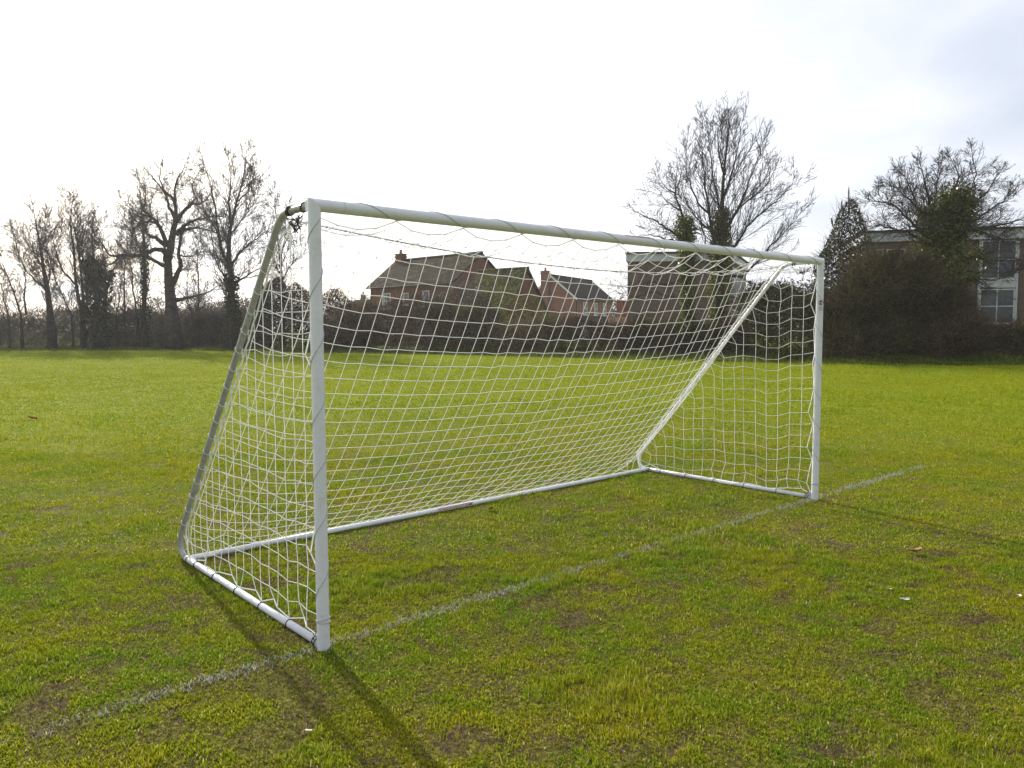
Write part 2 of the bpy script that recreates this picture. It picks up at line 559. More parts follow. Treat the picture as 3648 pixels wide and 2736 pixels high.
# ------------------------------------------------------------------ world, sun
def build_world():
    w = bpy.data.worlds.new('World')
    bpy.context.scene.world = w
    w.use_nodes = True
    nt = w.node_tree
    nt.nodes.clear()
    out = nt.nodes.new('ShaderNodeOutputWorld')
    bg = nt.nodes.new('ShaderNodeBackground')
    sky = nt.nodes.new('ShaderNodeTexSky')
    sky.sky_type = 'NISHITA'
    sky.sun_disc = False
    sky.sun_elevation = SUN_EL
    sky.sun_rotation = SUN_AZ
    sky.dust_density = 2.5
    tc = nt.nodes.new('ShaderNodeTexCoord')
    nrm = N(nt, 'ShaderNodeVectorMath', operation='NORMALIZE')
    nt.links.new(tc.outputs['Generated'], nrm.inputs[0])
    # thin bright cloud, brightest round the sun
    dot = N(nt, 'ShaderNodeVectorMath', operation='DOT_PRODUCT')
    nt.links.new(nrm.outputs[0], dot.inputs[0])
    dot.inputs[1].default_value = (math.sin(SUN_AZ) * math.cos(SUN_EL), math.cos(SUN_AZ) * math.cos(SUN_EL), math.sin(SUN_EL))
    veil = ramp(nt, dot.outputs['Value'], [(0.0, (4.6, 4.8, 5.3)), (.28, (5.5, 5.8, 6.5)), (.50, (6.9, 7.15, 7.8)), (.68, (8.2, 8.4, 8.9)), (.84, (9.6, 9.6, 9.7)), (1, (14, 13.8, 13.4))])
    # flattened direction for the cloud sheet
    sp = nt.nodes.new('ShaderNodeSeparateXYZ')
    nt.links.new(nrm.outputs[0], sp.inputs[0])
    zz = N(nt, 'ShaderNodeMath', operation='ADD')
    nt.links.new(sp.outputs[2], zz.inputs[0])
    zz.inputs[1].default_value = .22
    zm = N(nt, 'ShaderNodeMath', operation='MAXIMUM')
    nt.links.new(zz.outputs[0], zm.inputs[0])
    zm.inputs[1].default_value = .05
    dv = N(nt, 'ShaderNodeVectorMath', operation='DIVIDE')
    cb = nt.nodes.new('ShaderNodeCombineXYZ')
    for i in range(2):
        nt.links.new(sp.outputs[i], cb.inputs[i])
        d = N(nt, 'ShaderNodeMath', operation='DIVIDE')
        nt.links.new(sp.outputs[i], d.inputs[0])
        nt.links.new(zm.outputs[0], d.inputs[1])
        nt.links.new(d.outputs[0], cb.inputs[i])
    cn = noise(nt, 1.15, 7, .52, vec=cb.outputs[0], dist=.35)
    mask = ramp(nt, cn, [(.38, (.62, .62, .62)), (.62, (1, 1, 1))])
    col = mixc(nt, mask, sky.outputs[0], veil)
    # a soft lumpiness of the cloud itself
    cn2 = noise(nt, 2.2, 6, .55, vec=cb.outputs[0], dist=.2)
    col = mixc(nt, 1.0, col, ramp(nt, cn2, [(.33, (.93, .94, .965)), (.62, (1.06, 1.055, 1.05))]), 'MULTIPLY')
    nt.links.new(col, bg.inputs[0])
    bg.inputs[1].default_value = .1
    nt.links.new(bg.outputs[0], out.inputs[0])
    sd = bpy.data.lights.new('sun', 'SUN')
    sd.energy = 4.3
    sd.angle = R_(1.1)
    sd.color = (1, .93, .82)
    so = bpy.data.objects.new('sun', sd)
    C.objects.link(so)
    d = Vector((math.sin(SUN_AZ) * math.cos(SUN_EL), math.cos(SUN_AZ) * math.cos(SUN_EL), math.sin(SUN_EL)))
    so.rotation_euler = d.to_track_quat('Z', 'Y').to_euler()


build_world()

# ------------------------------------------------------------------ ground
def field_z(x, y):
    return .0


def build_ground():
    bm = MB()
    n = 60
    S = 420.0
    ax = [math.copysign(abs(t) ** 2.2, t) * S for t in np.linspace(-1, 1, n + 1)]
    for iy in range(n + 1):
        for ix in range(n + 1):
            bm.v.append((ax[ix] + 8, ax[iy] + 20, 0))
    for iy in range(n):
        for ix in range(n):
            a = iy * (n + 1) + ix
            bm.f.append((a, a + 1, a + n + 2, a + n + 1))
            bm.m.append(0)
    o = bm.build('ground', 'field_ground')
    tag(o, 'flat playing field of mossy worn turf reaching back to the hedges', 'ground', kind='structure')


build_ground()


def wedge(n, d0, d1, pw=1.0, margin=1.3):
    """random ground points in the camera's wedge between distances d0..d1 (uniform per area when pw=1)"""
    u = NP.uniform(0, 1, n)
    d = np.sqrt(d0 ** 2 + u * (d1 ** 2 - d0 ** 2))
    t = NP.uniform(-1, 1, n)
    lat = t * (.70 * d + margin)
    x = CAM.x + HR.x * lat + HF.x * d
    y = CAM.y + HR.y * lat + HF.y * d
    return x, y, d


def build_grass():
    X, Y, H, W, LN = [], [], [], [], []
    DX, DY = [], []

    def lay(x, y, hmul, w, thin=1.0):
        bare = fnoise(x, y, 3.6, 3, 4)
        tall = fnoise(x, y, 1.6, 9, 3)
        fine = fnoise(x, y, 13, 21, 3)
        # worn strip: goal mouth and the left foreground
        wear = np.exp(-((x - .2) / 1.6) ** 2 - ((y + .35) / 1.1) ** 2) * .035 + np.exp(-((x + 1.2) / 1.3) ** 2 - ((y - .9) / 1.8) ** 2) * .04 + np.exp(-((x + .42) / .38) ** 2 - ((y + .08) / .20) ** 2) * .26 + np.exp(-((x - .75) / .8) ** 2 - ((y + .75) / .35) ** 2) * .10 + np.exp(-((x + .1) / .5) ** 2 - ((y + 1.0) / .3) ** 2) * .12
        p = np.clip((.755 - wear * thin - bare) / .08, .12 if thin else .6, 1) * np.clip((fine - .30) / .22, .52 if thin else .75, 1)
        k = NP.uniform(0, 1, len(x)) < p
        if thin:
            q = ~k & (NP.uniform(0, 1, len(x)) < .40)
            DX.append(x[q])
            DY.append(y[q])
        x, y, tall, fine, bare = x[k], y[k], tall[k], fine[k], bare[k]
        if hasattr(hmul, '__len__'):
            hmul = hmul[k]
        n = len(x)
        h = (.007 + .009 * NP.uniform(0, 1, n) + .034 * np.clip((tall - .50) * 3.2, 0, 1) * NP.uniform(.2, 1, n)) * hmul * (.25 + 1.5 * fine)
        w = (w[k] if hasattr(w, '__len__') else w) * (1.25 - .5 * np.clip((tall - .5) * 3, 0, 1))
        X.append(x)
        Y.append(y)
        H.append(h)
        W.append(w * NP.uniform(.6, 1.3, n))
        LN.append(NP.uniform(.15, 1.05, n))
    x, y, d = wedge(640000, 2.1, 5.2)
    lay(x, y, 1.0, .0042)
    x, y, d = wedge(420000, 5.2, 9.5)
    lay(x, y, 1.05, .0066)
    n = 600000
    d = 9.5 * (56 / 9.5) ** NP.uniform(0, 1, n)
    lat = NP.uniform(-1, 1, n) * (.70 * d + 1.3)
    lay(CAM.x + HR.x * lat + HF.x * d, CAM.y + HR.y * lat + HF.y * d, 1.0 + d * .014, .00115 * d, 0)
    # stray longer stalks
    x, y, d = wedge(2600, 2.2, 11)
    X.append(x); Y.append(y); H.append(NP.uniform(.03, .075, len(x))); W.append(NP.uniform(.002, .004, len(x))); LN.append(NP.uniform(.3, 1.0, len(x)))
    o = blades_mesh('grass', 'grass_blade', *[np.concatenate(a) for a in (X, Y, H, W, LN)])
    tag(o, 'short mossy turf with greener tufts and worn brown patches', 'grass', kind='stuff')

    x, y = np.concatenate(DX), np.concatenate(DY)
    n = len(x)
    o = blades_mesh('dry_grass', 'thatch', x, y, NP.uniform(.010, .034, n), NP.uniform(.0015, .0036, n), NP.uniform(.95, 1.3, n), NP.uniform(.001, .006, n))
    tag(o, 'dead brown and straw coloured blades lying between the tufts', 'dead grass', kind='stuff')


build_grass()


def build_marks():
    # worn goal line: whitened blades and flecks lying in the turf along y = 0
    def line(name, label, xs, ys, hw, n, thr, kind_cut):
        t = NP.uniform(0, 1, n)
        x = np.interp(t, np.linspace(0, 1, len(xs)), xs)
        y = np.interp(t, np.linspace(0, 1, len(ys)), ys)
        dx, dy = xs[-1] - xs[0], ys[-1] - ys[0]
        L = math.hypot(dx, dy)
        o = NP.normal(0, hw, n)
        x, y = x - dy / L * o, y + dx / L * o
        a = fnoise(x, y, 3.1, 41, 2) * .5 + fnoise(x, y, 17, 44, 2) * .5
        k = NP.uniform(0, 1, n) < np.clip((a - thr) / .26, .10, 1)
        x, y = x[k], y[k]
        m = len(x)
        ob = blades_mesh(name, 'paint_blade', x, y, NP.uniform(.006, .026, m), NP.uniform(.002, .0045, m), NP.uniform(.5, 1.2, m), NP.uniform(.002, .010, m))
        tag(ob, label, 'pitch marking', kind='structure')
    line('goal_line', 'worn whitewashed goal line crossing the turf at the foot of both posts', [-2.4, 4.9], [.03, .02], .028, 5600, .26, 0)
    line('goal_line_end', 'fresher stretch of whitewashed goal line beyond the far post', [4.9, 7.25], [.02, .0], .030, 2200, .34, 0)
    line('line_remnant', 'short faint remnant of white marking to the right of the far post', [6.75, 7.6], [-.45, -1.05], .025, 120, .40, 0)


build_marks()

# ------------------------------------------------------------------ goal
W_, D_, H_ = 4.80, 1.87, 2.10
RP, RB, RS = .030, .019, .0180
goal = empty('football_goal', (0, 0, 0), 'white tubular football goal with sagging net standing on worn turf', 'football goal')


def post(x, sgn):
    b = MB()
    n = 40
    zs = [.0, .5, 1.0, 1.5, None]
    for z in zs:
        for a in range(n):
            an = 2 * math.pi * a / n
            px, py = math.cos(an) * RP, math.sin(an) * RP
            b.v.append((x + px, py, (H_ - sgn * px) if z is None else z))
    for i in range(len(zs) - 1):
        for a in range(n):
            a2 = (a + 1) % n
            b.f.append((i * n + a, i * n + a2, (i + 1) * n + a2, (i + 1) * n + a))
            b.m.append(0)
    return b


def crossbar():
    b = MB()
    n = 40
    xs = [None, .16, 1.2, 2.4, 3.6, W_ - .16, 'e']
    for q in xs:
        for a in range(n):
            an = 2 * math.pi * a / n
            py, pz = math.cos(an) * RP, math.sin(an) * RP
            x = -pz if q is None else (W_ + pz if q == 'e' else q)
            b.v.append((x, py, H_ + pz))
    for i in range(len(xs) - 1):
        for a in range(n):
            a2 = (a + 1) % n
            b.f.append((i * n + a, i * n + a2, (i + 1) * n + a2, (i + 1) * n + a))
            b.m.append(0)
    return b


def ring(b, c, axis, r, th, sides=16, ts=5, tilt=0.0, mi=0):
    axis = Vector(axis).normalized()
    u = axis.orthogonal().normalized()
    w = axis.cross(u)
    pts = []
    for i in range(sides + 1):
        a = 2 * math.pi * i / sides
        pts.append(Vector(c) + u * (math.cos(a) * r) + w * (math.sin(a) * r) + axis * (math.sin(a) * tilt))
    b.tube(pts, th, ts, False, mi)


STAN = [(.028, 2.100), (.10, 2.100), (.22, 2.100), (.268, 2.099), (.312, 2.091), (.350, 2.074), (.383, 2.047), (.415, 2.010), (.495, 1.916), (.80, 1.557), (1.20, 1.087), (1.60, .616), (1.86, .310), (1.942, .213), (1.975, .165), (1.990, .120), (1.988, .080), (1.968, .048), (1.930, .029), (1.885, .0215)]


def stan_y(z):
    """y of the sloping stay at height z"""
    if z > 2.0:
        return .415 - (z - 2.01) * 1.2
    return 1.990 if z < .12 else (.415 + (2.010 - z) * .85 if z > .22 else 1.94)


posts = []
for x, s in ((0, 1), (W_, -1)):
    o = post(x, s).build('post', 'goal_white', goal, True)
    posts.append(o)
    b = MB()
    b.tube([(x, y, z) for y, z in STAN], RS if not x else .0165, 20, True)
    so = b.build('stay', 'goal_white' if x else 'galvanised', goal, True)
    if not x:
        tag(so, 'bare grey steel side stay sloping from top to ground')
    b = MB()
    b.tube([(x, 1.885, .0215), (x, 1.4, .021), (x, .8, .020), (x, .029, .021)], RB, 18, True)
    b.build('ground_bar', 'goal_white', goal, True)
    b = MB()                                          # foot bracket
    b.box((x - .017, .027, .004), (x + .017, .062, .062))
    b.tube([(x, .045, .062), (x, .045, .07)], .009, 8)
    b.build('foot_bracket', 'goal_white', goal)
    b = MB()                                          # top elbow clamp with a bolt
    b.box((x - .019, .026, H_ - .024), (x + .019, .052, H_ + .024))
    b.tube([(x, .040, H_ + .024), (x, .040, H_ + .034)], .008, 6)
    b.build('corner_clamp', 'goal_white', goal)
cb = crossbar().build('crossbar', 'goal_white', goal, True)
for x in (.145, W_ - .145):
    b = MB()
    ring(b, (x, 0, H_), (1, 0, 0), RP + .0002, .0012, 36, 5)
    b.build('joint_seam', 'lacing', cb)
b = MB()
b.tube([(0.018, D_, .020), (1.6, D_, .019), (3.2, D_, .020), (W_ - .018, D_, .020)], RB + .001, 20, True)
rear = b.build('rear_bar', 'goal_white', goal, True)


# stickers: curved patches a hair above the tube
def patch(axis, c, r, a0, a1, u0, u1, n=8):
    """axis 'x' or 'z' tube through c; angle range, length range along the axis"""
    b = MB()
    for i in range(n):
        q = []
        for a, u in ((i, u0), (i + 1, u0), (i + 1, u1), (i, u1)):
            an = a0 + (a1 - a0) * a / n
            if axis == 'x':
                q.append((u, c[0] + math.cos(an) * r, c[1] + math.sin(an) * r))
            else:
                q.append((c[0] + math.cos(an) * r, c[1] + math.sin(an) * r, u))
        b.quad(*q)
    return b


def disc_patch(x, r, ang0, z0, rad, half=None, k=24, arc=None):
    b = MB()
    f = lambda t, h: (x + math.cos(ang0 + t / r) * r, math.sin(ang0 + t / r) * r, z0 + h)
    a0, a1 = arc or (0, 2 * math.pi)
    for i in range(k):
        p0, p1 = a0 + (a1 - a0) * i / k, a0 + (a1 - a0) * (i + 1) / k
        b.v += [f(0, 0), f(math.cos(p0) * rad, math.sin(p0) * rad), f(math.cos(p1) * rad, math.sin(p1) * rad)]
        n = len(b.v)
        b.f.append((n - 3, n - 2, n - 1))
        b.m.append(0)
    return b


aC = -2.35                                            # facing the camera on the far post
st = patch('z', (W_, 0), RP + .0006, aC - .72, aC + .72, 1.655, 1.775).build('post_sticker', 'sticker_white', posts[1])
disc_patch(W_, RP + .0012, aC, 1.742, .020).build('sticker_badge', 'sticker_red', posts[1])
disc_patch(W_, RP + .0016, aC, 1.742, .0205, arc=(2.2, 4.2), k=12).build('sticker_badge_navy', 'sticker_navy', posts[1])  # dark blue printed segment of the round logo
b = MB()
for z in (1.709, 1.700, 1.691, 1.682, 1.673):
    q = patch('z', (W_, 0), RP + .0011, aC - .6, aC + .6, z, z + .004)
    n0 = len(b.v)
    b.v += q.v
    b.f += [tuple(n0 + i for i in f) for f in q.f]
    b.m += q.m
b.build('sticker_text', 'sticker_grey', posts[1])
patch('x', (0, H_), RP + .0006, 2.02, 2.50, 2.17, 2.46).build('crossbar_sticker', 'sticker_white', cb)
patch('x', (0, H_), RP + .0012, 2.10, 2.40, 2.17, 2.46).build('sticker_band', 'sticker_red', cb)
patch('x', (D_, .020), RB + .0016, 2.2, 3.6, 2.02, 2.40).build('bar_sticker', 'sticker_white', rear)
patch('x', (D_, .020), RB + .0022, 2.28, 2.55, 2.02, 2.40).build('sticker_band', 'sticker_red', rear)
b = MB()
rg = random.Random(5)
for row, (a0, a1) in enumerate(((2.72, 2.86), (2.98, 3.1), (3.2, 3.32))):
    u = 2.03
    while u < 2.32:
        l = rg.uniform(.01, .035)
        q = patch('x', (D_, .020), RB + .0022, a0, a1, u, u + l, 2)
        n0 = len(b.v)
        b.v += q.v
        b.f += [tuple(n0 + i for i in f) for f in q.f]
        b.m += q.m
        u += l + .008
b.build('sticker_text', 'sticker_red', rear)
patch('x', (D_, .020), RB + .0022, 2.68, 3.3, 2.345, 2.385).build('sticker_badge', 'sticker_red', rear)


# ---- net: relax a cord mesh hung on the frame
def build_net():
    NC = 44
    K = 3 + 23
    P, pinned, E, rest = [], {}, [], []

    def add(p, pin=False):
        P.append(np.array(p, float))
        if pin:
            pinned[len(P) - 1] = 1
        return len(P) - 1

    def link(a, b, k=1.0, L=None):
        E.append((a, b))
        rest.append(L if L is not None else k * float(np.linalg.norm(P[a] - P[b])))

    def rope(z, sc=1.0):
        z = min(max(z, .03), 2.05)
        off = .03 + .062 * math.sin(math.pi * min(1, (z + .15) / 2.35)) ** .8
        ys = .415 + (2.010 - z) * .85 if z > .2 else 1.952 - (0.2 - z) * .35
        if z > 1.95:
            off += (z - 1.95) * .9
        off = .012 + (off - .012) * sc
        return max(.17, ys - off)
    # rope samples by slope distance
    zs = np.linspace(2.045, .045, 200)
    def samples(sc):
        rp = np.array([(rope(z, sc), z) for z in zs])
        return rp, np.concatenate([[0], np.cumsum(np.linalg.norm(np.diff(rp, axis=0), axis=1))])
    FS = .3
    ropes = (samples(1.0), samples(FS))

    def rope_at(t, far=0):
        rp, sl = ropes[far]
        s = t * sl[-1]
        return np.array([np.interp(s, sl, rp[:, 0]), np.interp(s, sl, rp[:, 1])])

    def cord(x):
        u = x / W_
        return np.array([.335 - .10 * 4 * u * (1 - u) * .35, 2.082 - .155 * 4 * u * (1 - u)])
    g = {}
    for k in range(K + 1):
        for i in range(NC + 1):
            x = W_ * i / NC
            xe = .028 + (W_ - .155) * i / NC
            if k == 0:
                if i % 4 == 0:
                    p, pin = (xe, .012, H_ - RP - .004), True
                else:
                    p, pin = (xe, .014, H_ - RP - .024), False
                if i in (0, NC):
                    p = (xe, .035, H_ - .045)
            elif k < 3:
                c = cord(x)
                t = k / 3
                p = (xe, .014 * (1 - t) + c[0] * t, (H_ - RP - .02) * (1 - t) + c[1] * t - .01)
                pin = i in (0, NC)
                if pin:
                    p = (xe, .04 + .21 * t, H_ - .055 - .02 * t)
            elif k == 3:
                c = cord(x)
                p, pin = (xe, c[0], c[1]), True
                if i in (0, NC):
                    p = (xe, *ropes[1 if i else 0][0][0])
            else:
                t = (k - 3) / (K - 3)
                e = rope_at(t, 1 if i > NC / 2 else 0)
                c = cord(x)
                q = np.array([c[0] * (1 - t) + (D_ - .004) * t, c[1] * (1 - t) + .046 * t])
                ww = min(1, min(i, NC - i) / 5.0)
                ww = ww * ww * (3 - 2 * ww)
                q = e * (1 - ww) + q * ww
                p = (xe + rnd.uniform(-.004, .004), q[0], q[1] + rnd.uniform(-.003, .003))
                pin = i in (0, NC) or (k == K and i % 2 == 0)
                if k == K and i % 2:
                    p = (xe, q[0], q[1] + .012)
            g[i, k] = add(p, pin)
    for k in range(K + 1):
        for i in range(NC):
            d = W_ / NC
            if k == 0:
                link(g[i, k], g[i + 1, k], L=d * 1.004)
            else:
                link(g[i, k], g[i + 1, k], L=d * (rnd.uniform(.988, .998) if k < 3 else rnd.uniform(.990, 1.012)))
    for k in range(K):
        for i in range(NC + 1):
            link(g[i, k], g[i, k + 1], k=(1.03 if k == 0 else .985 if k < 3 else 1.0) * rnd.uniform(.992, 1.010))
    nb = len(P)
    ebk = len(E)
    # side panels
    sides = []
    for sx, x in ((0, .004), (1, W_ - .004)):
        e0 = len(E)
        sc_ = FS if sx else 1.0
        xr = W_ - .13 if sx else x
        nr, nc = 19, 17
        dz, dy = 2.0 / nr, .1125
        gs = {}
        topn = {}
        for r in range(nr + 1):
            z = .046 + r * dz
            yl = rope(z, sc_)
            last = None
            for c in range(nc + 1):
                y = .036 + c * dy
                if y > yl - .035:
                    break
                pin = (c == 0 and r % 3 == 0) or (r == 0 and c % 3 == 0)
                dz_ = -.012 * math.sin(c * .55) * (1 if r else 0)
                p = (x + rnd.uniform(-.012, .012) * (0 if pin else 1), y, z + (0 if pin else dz_ + rnd.uniform(-.008, .008)))
                if pin and c == 0:
                    p = (x, RP + .002, z)
                gs[c, r] = add(p, pin)
                if last is not None:
                    link(last, gs[c, r], k=(.985 if c > 1 or r % 3 == 0 else .86) if r else 1.05)
                last = gs[c, r]
                if (c, r - 1) in gs:
                    link(gs[c, r - 1], gs[c, r], k=(.985 if r > 1 or c % 3 == 0 else .82) if c else 1.05)
            q = add((xr, yl, z), True)
            link(last, q, k=1.0)
        for c in range(nc + 1):
            y = .036 + c * dy
            rr = [r for r in range(nr + 1) if (c, r) in gs]
            if not rr:
                continue
            r = max(rr)
            zt = None
            for z in np.linspace(.05, 2.05, 400):
                if rope(z, sc_) < y:
                    zt = z
                    break
            if zt is None:
                zt = 2.06
            q = add((xr if zt < 2.05 else x, min(y, rope(zt, sc_)) if zt < 2.05 else .06 + .12 * c, zt), True)
            if np.linalg.norm(P[q] - P[gs[c, r]]) > .015:
                link(gs[c, r], q, k=1.0)
        sides.append((x, xr, sc_, e0, len(E)))
    X = np.array(P)
    E_ = np.array(E)
    Rl = np.array(rest)
    w = np.ones(len(X))
    w[list(pinned)] = 0
    prev = X.copy()
    a, b = E_[:, 0], E_[:, 1]
    ws = w[a] + w[b]
    ws[ws == 0] = 1
    cnt = np.zeros(len(X))
    np.add.at(cnt, a, 1)
    np.add.at(cnt, b, 1)
    cnt[cnt == 0] = 1
    grav = np.array([0, 0, -.00010])
    for it in range(420):
        vel = (X - prev) * .93
        prev = X.copy()
        X = X + (vel + grav) * w[:, None]
        for _ in range(5 if it < 300 else 10):
            d = X[b] - X[a]
            L = np.linalg.norm(d, axis=1)
            diff = (L - Rl) / np.maximum(L, 1e-6)
            diff = np.where(diff < 0, diff * .15, diff)       # cords hardly resist being slack
            cor = d * (diff / ws)[:, None]
            ca, cb_ = cor * w[a][:, None], cor * w[b][:, None]
            dx = np.stack([np.bincount(a, ca[:, q], len(X)) - np.bincount(b, cb_[:, q], len(X)) for q in range(3)], 1)
            X = X + dx / cnt[:, None] * 1.5
        X[:, 2] = np.where(w > 0, np.maximum(X[:, 2], .02), X[:, 2])
    R = .0021
    def seg(bm, p, q, r=R):
        p, q = Vector(p), Vector(q)
        bm.tube([p, q], r, 5, False)

    def knot(bm, p, r=.0046):
        p = Vector(p)
        n = len(bm.v)
        for d in ((1, 0, 0), (-1, 0, 0), (0, 1, 0), (0, -1, 0), (0, 0, 1), (0, 0, -1)):
            bm.v.append(tuple(p + Vector(d) * r))
        for f in ((0, 2, 4), (2, 1, 4), (1, 3, 4), (3, 0, 4), (2, 0, 5), (1, 2, 5), (3, 1, 5), (0, 3, 5)):
            bm.f.append(tuple(n + i for i in f))
            bm.m.append(0)
    bm = MB()
    for (i, j) in E[:ebk]:
        top = (i < nb and i % (NC + 1) >= 0 and i < NC + 1 and j < NC + 1)
        seg(bm, X[i], X[j], .0035 if top else R)
    for i in range(nb):
        knot(bm, X[i])
    net = bm.build('net', 'net_cord', goal)
    for x, xr, sc_, e0, e1 in sides:
        bm = MB()
        seen = set()
        for (i, j) in E[e0:e1]:
            border = abs(P[i][2] - .046) < .03 and abs(P[j][2] - .046) < .03 or (P[i][1] < .05 and P[j][1] < .05)
            seg(bm, X[i], X[j], .0036 if border else R)
            seen |= {i, j}
        for i in seen:
            knot(bm, X[i])
        bm.build('side_netting', 'net_cord', net)
        # border rope down the sloping edge
        bm = MB()
        pr = [(xr + .003 * math.sin(i * 2.1), rope(z, sc_), z) for i, z in enumerate(np.linspace(2.05, .045, 46))]
        bm.tube(pr, .0048, 6)
        bm.build('border_rope', 'net_cord', net)
        # loops round the stay
        for r in range(1, 19):
            z = .046 + r * 2.0 / 19
            if z > 1.95 or z < .12:
                continue
            bm = MB()
            ys = .415 + (2.010 - z) * .85
            if z < .2:
                ys = 1.985
            nrm = Vector((0, -.65, .76))
            xs = 0 if x < 1 else W_
            ins = 1 if x < 1 else -1
            ring(bm, (xs, ys, z), nrm, (RS if x < 1 else .0165) + .0022, .0026, 16, 5, tilt=.010)
            seg(bm, (xs + .01 * ins, ys - .018, z + .012), (xr, rope(z, sc_), z - .004), .0024)
            z2 = z - .055
            seg(bm, (xs + .02 * ins, ys - .004, z), (xr, rope(z2, sc_), z2), .0022)
            bm.build('lacing_loop', 'net_cord', net)
    # support cord strung between the two stays
    bm = MB()
    pts = [(x, *cord(x)) for x in np.linspace(.0, W_, 60)]
    bm.tube([(p[0], p[1], p[2] - .004) for p in pts], .0026, 5)
    bm.build('support_cord', 'dark_string', net)
    return net


net = build_net()

# lacing wound round crossbar and posts
b = MB()
pts = []
for i in range(11 * 32 + 1):
    a = 2 * math.pi * i / 32
    x = .03 + (W_ - .06) * i / (11 * 32) + .012 * math.sin(i * .021 * 2)
    ang = -1.2 + a
    pts.append((x, math.cos(ang) * (RP + .002), H_ + math.sin(ang) * (RP + .002)))
b.tube(pts, .0019, 5)
b.build('lacing_cord', 'lacing', cb)
for k, x in enumerate((0, W_)):
    b = MB()
    pts = []
    turns = 6.6
    nn = int(turns * 28)
    for i in range(nn + 1):
        a = 2 * math.pi * i / 28
        ang = 1.5 + a * (-1 if k else 1)
        z = .20 + (H_ - .27) * i / nn + .015 * math.sin(i * .05)
        pts.append((x + math.cos(ang) * (RP + .002), math.sin(ang) * (RP + .002), z))
    b.tube(pts, .0019, 5)
    for zz, tl in ((.140, .004), (.152, -.006)):
        ring(b, (x, 0, zz), (0, 0, 1), RP + .0025, .0024, 24, 5, tl)
    b.build('lacing_cord', 'lacing', posts[k])

# black cable ties along the ground bars
for x in (0, W_):
    for y in (.085, .37, .71, 1.045, 1.38, 1.70, 1.845):
        b = MB()
        ring(b, (x, y, .0205), (0, 1, 0), RB + .0018, .0028, 18, 5, .004)
        b.tube([(x + .004, y, .040), (x + .008, y + .008, .062)], .0016, 4)
        b.build('cable_tie', 'black_tie', goal)
    # white cord loop and dark string at the foot
    b = MB()
    rg = random.Random(3)
    p = Vector((x - .012, .05, .06))
    for j in range(7):
        q = [p + Vector((rg.uniform(-.018, .018), rg.uniform(-.02, .02), rg.uniform(-.05, .012))) for _ in range(5)]
        b.tube(q, .0022, 4)
    b.build('foot_string', 'dark_string', goal)
for x in np.linspace(.22, W_ - .22, 20):
    b = MB()
    ring(b, (x, D_, .020), (1, .12, 0), RB + .0026, .0018, 16, 5, .012)
    b.build('bar_lacing', 'net_cord', rear)

# tangle of knotted cords below the top stay
for k, x in enumerate((0, W_)):
    rg = random.Random(12 + k)
    b = MB()
    for j in range(6):
        a0 = rg.uniform(.09, .16)
        q = []
        for t in range(7):
            u = t / 6
            q.append((x + rg.uniform(-.022, .022), a0 + .10 * u + rg.uniform(-.022, .022), H_ - .03 - .055 * math.sin(math.pi * u) - rg.uniform(0, .028)))
        b.tube(q, rg.uniform(.002, .0036), 5)
    for y in (.10, .235, .255):
        ring(b, (x, y, H_), (0, 1, .12), RS + .004, .0035, 16, 5, .008)
    b.tube([(x + .01, .17, H_ - .08), (x + .012, .165, H_ - .11), (x + .006, .16, H_ - .15)], .002, 4)
    b.build('knotted_string', 'dark_string', goal)
    b = MB()
    b.tube([(x + .02, .075, H_ + .035), (x + .03, .07, H_), (x + .026, .085, H_ - .05), (x + .02, .12, H_ - .075), (x + .01, .16, H_ - .06), (x + .024, .15, H_ - .01)], .0032, 6)
    b.tube([(x - .02, .065, H_ + .036), (x + .02, .062, H_ + .038), (x + .032, .06, H_ + .01), (x + .03, .06, H_ - .06)], .0032, 6)
    b.build('knotted_cord', 'net_cord', goal)


# ------------------------------------------------------------------ trees
def norm(v):
    return v / max(1e-9, v.length)


def thin(b, pts, rad):
    """three sided thin twig"""
    d = pts[-1] - pts[0]
    u = d.orthogonal().normalized()
    w = d.cross(u).normalized()
    o3 = (u, u * -.5 + w * .866, u * -.5 - w * .866)
    n = len(b.v)
    V = b.v
    for p, r in zip(pts, rad):
        for q in o3:
            V.append((p.x + q.x * r, p.y + q.y * r, p.z + q.z * r))
    F = b.f
    for i in range(len(pts) - 1):
        k = n + i * 3
        F.append((k, k + 1, k + 4, k + 3))
        F.append((k + 1, k + 2, k + 5, k + 4))
        F.append((k + 2, k, k + 3, k + 5))
    b.m += [0] * (3 * (len(pts) - 1))


def grow(b, p, d, L, r, lev, rg, o):
    """recursive twig growth; writes thin tubes into b"""
    n = max(2, int(L / o['seg'][min(lev, len(o['seg']) - 1)]))
    st = L / n
    pts, rad = [p], [r]
    wob = o['wob'] * (1.0 + .25 * lev)
    for i in range(n):
        d = norm(d + Vector((rg.gauss(0, wob), rg.gauss(0, wob), rg.gauss(0, wob) + o['up'])))
        p = p + d * st
        pts.append(p)
        rad.append(max(o['rmin'], r * (1 - .75 * (i + 1) / n)))
        if lev < o['lev'] and i >= (0 if lev else 0):
            for _ in range(o['kids'][min(lev, len(o['kids']) - 1)]):
                if o['cnt'][0] <= 0:
                    break
                if rg.random() < .85:
                    ax = d.orthogonal().normalized()
                    ax = Matrix.Rotation(rg.random() * 6.283, 3, d) @ ax
                    cd = norm(d * math.cos(o['ang']) + ax * math.sin(o['ang']) * rg.uniform(.7, 1.2))
                    o['cnt'][0] -= 1
                    grow(b, p - d * st * rg.random(), cd, L * rg.uniform(*o['len']) * (1 - .45 * i / n), max(o['rmin'], rad[-1] * .6), lev + 1, rg, o)
    thin(b, pts, rad)


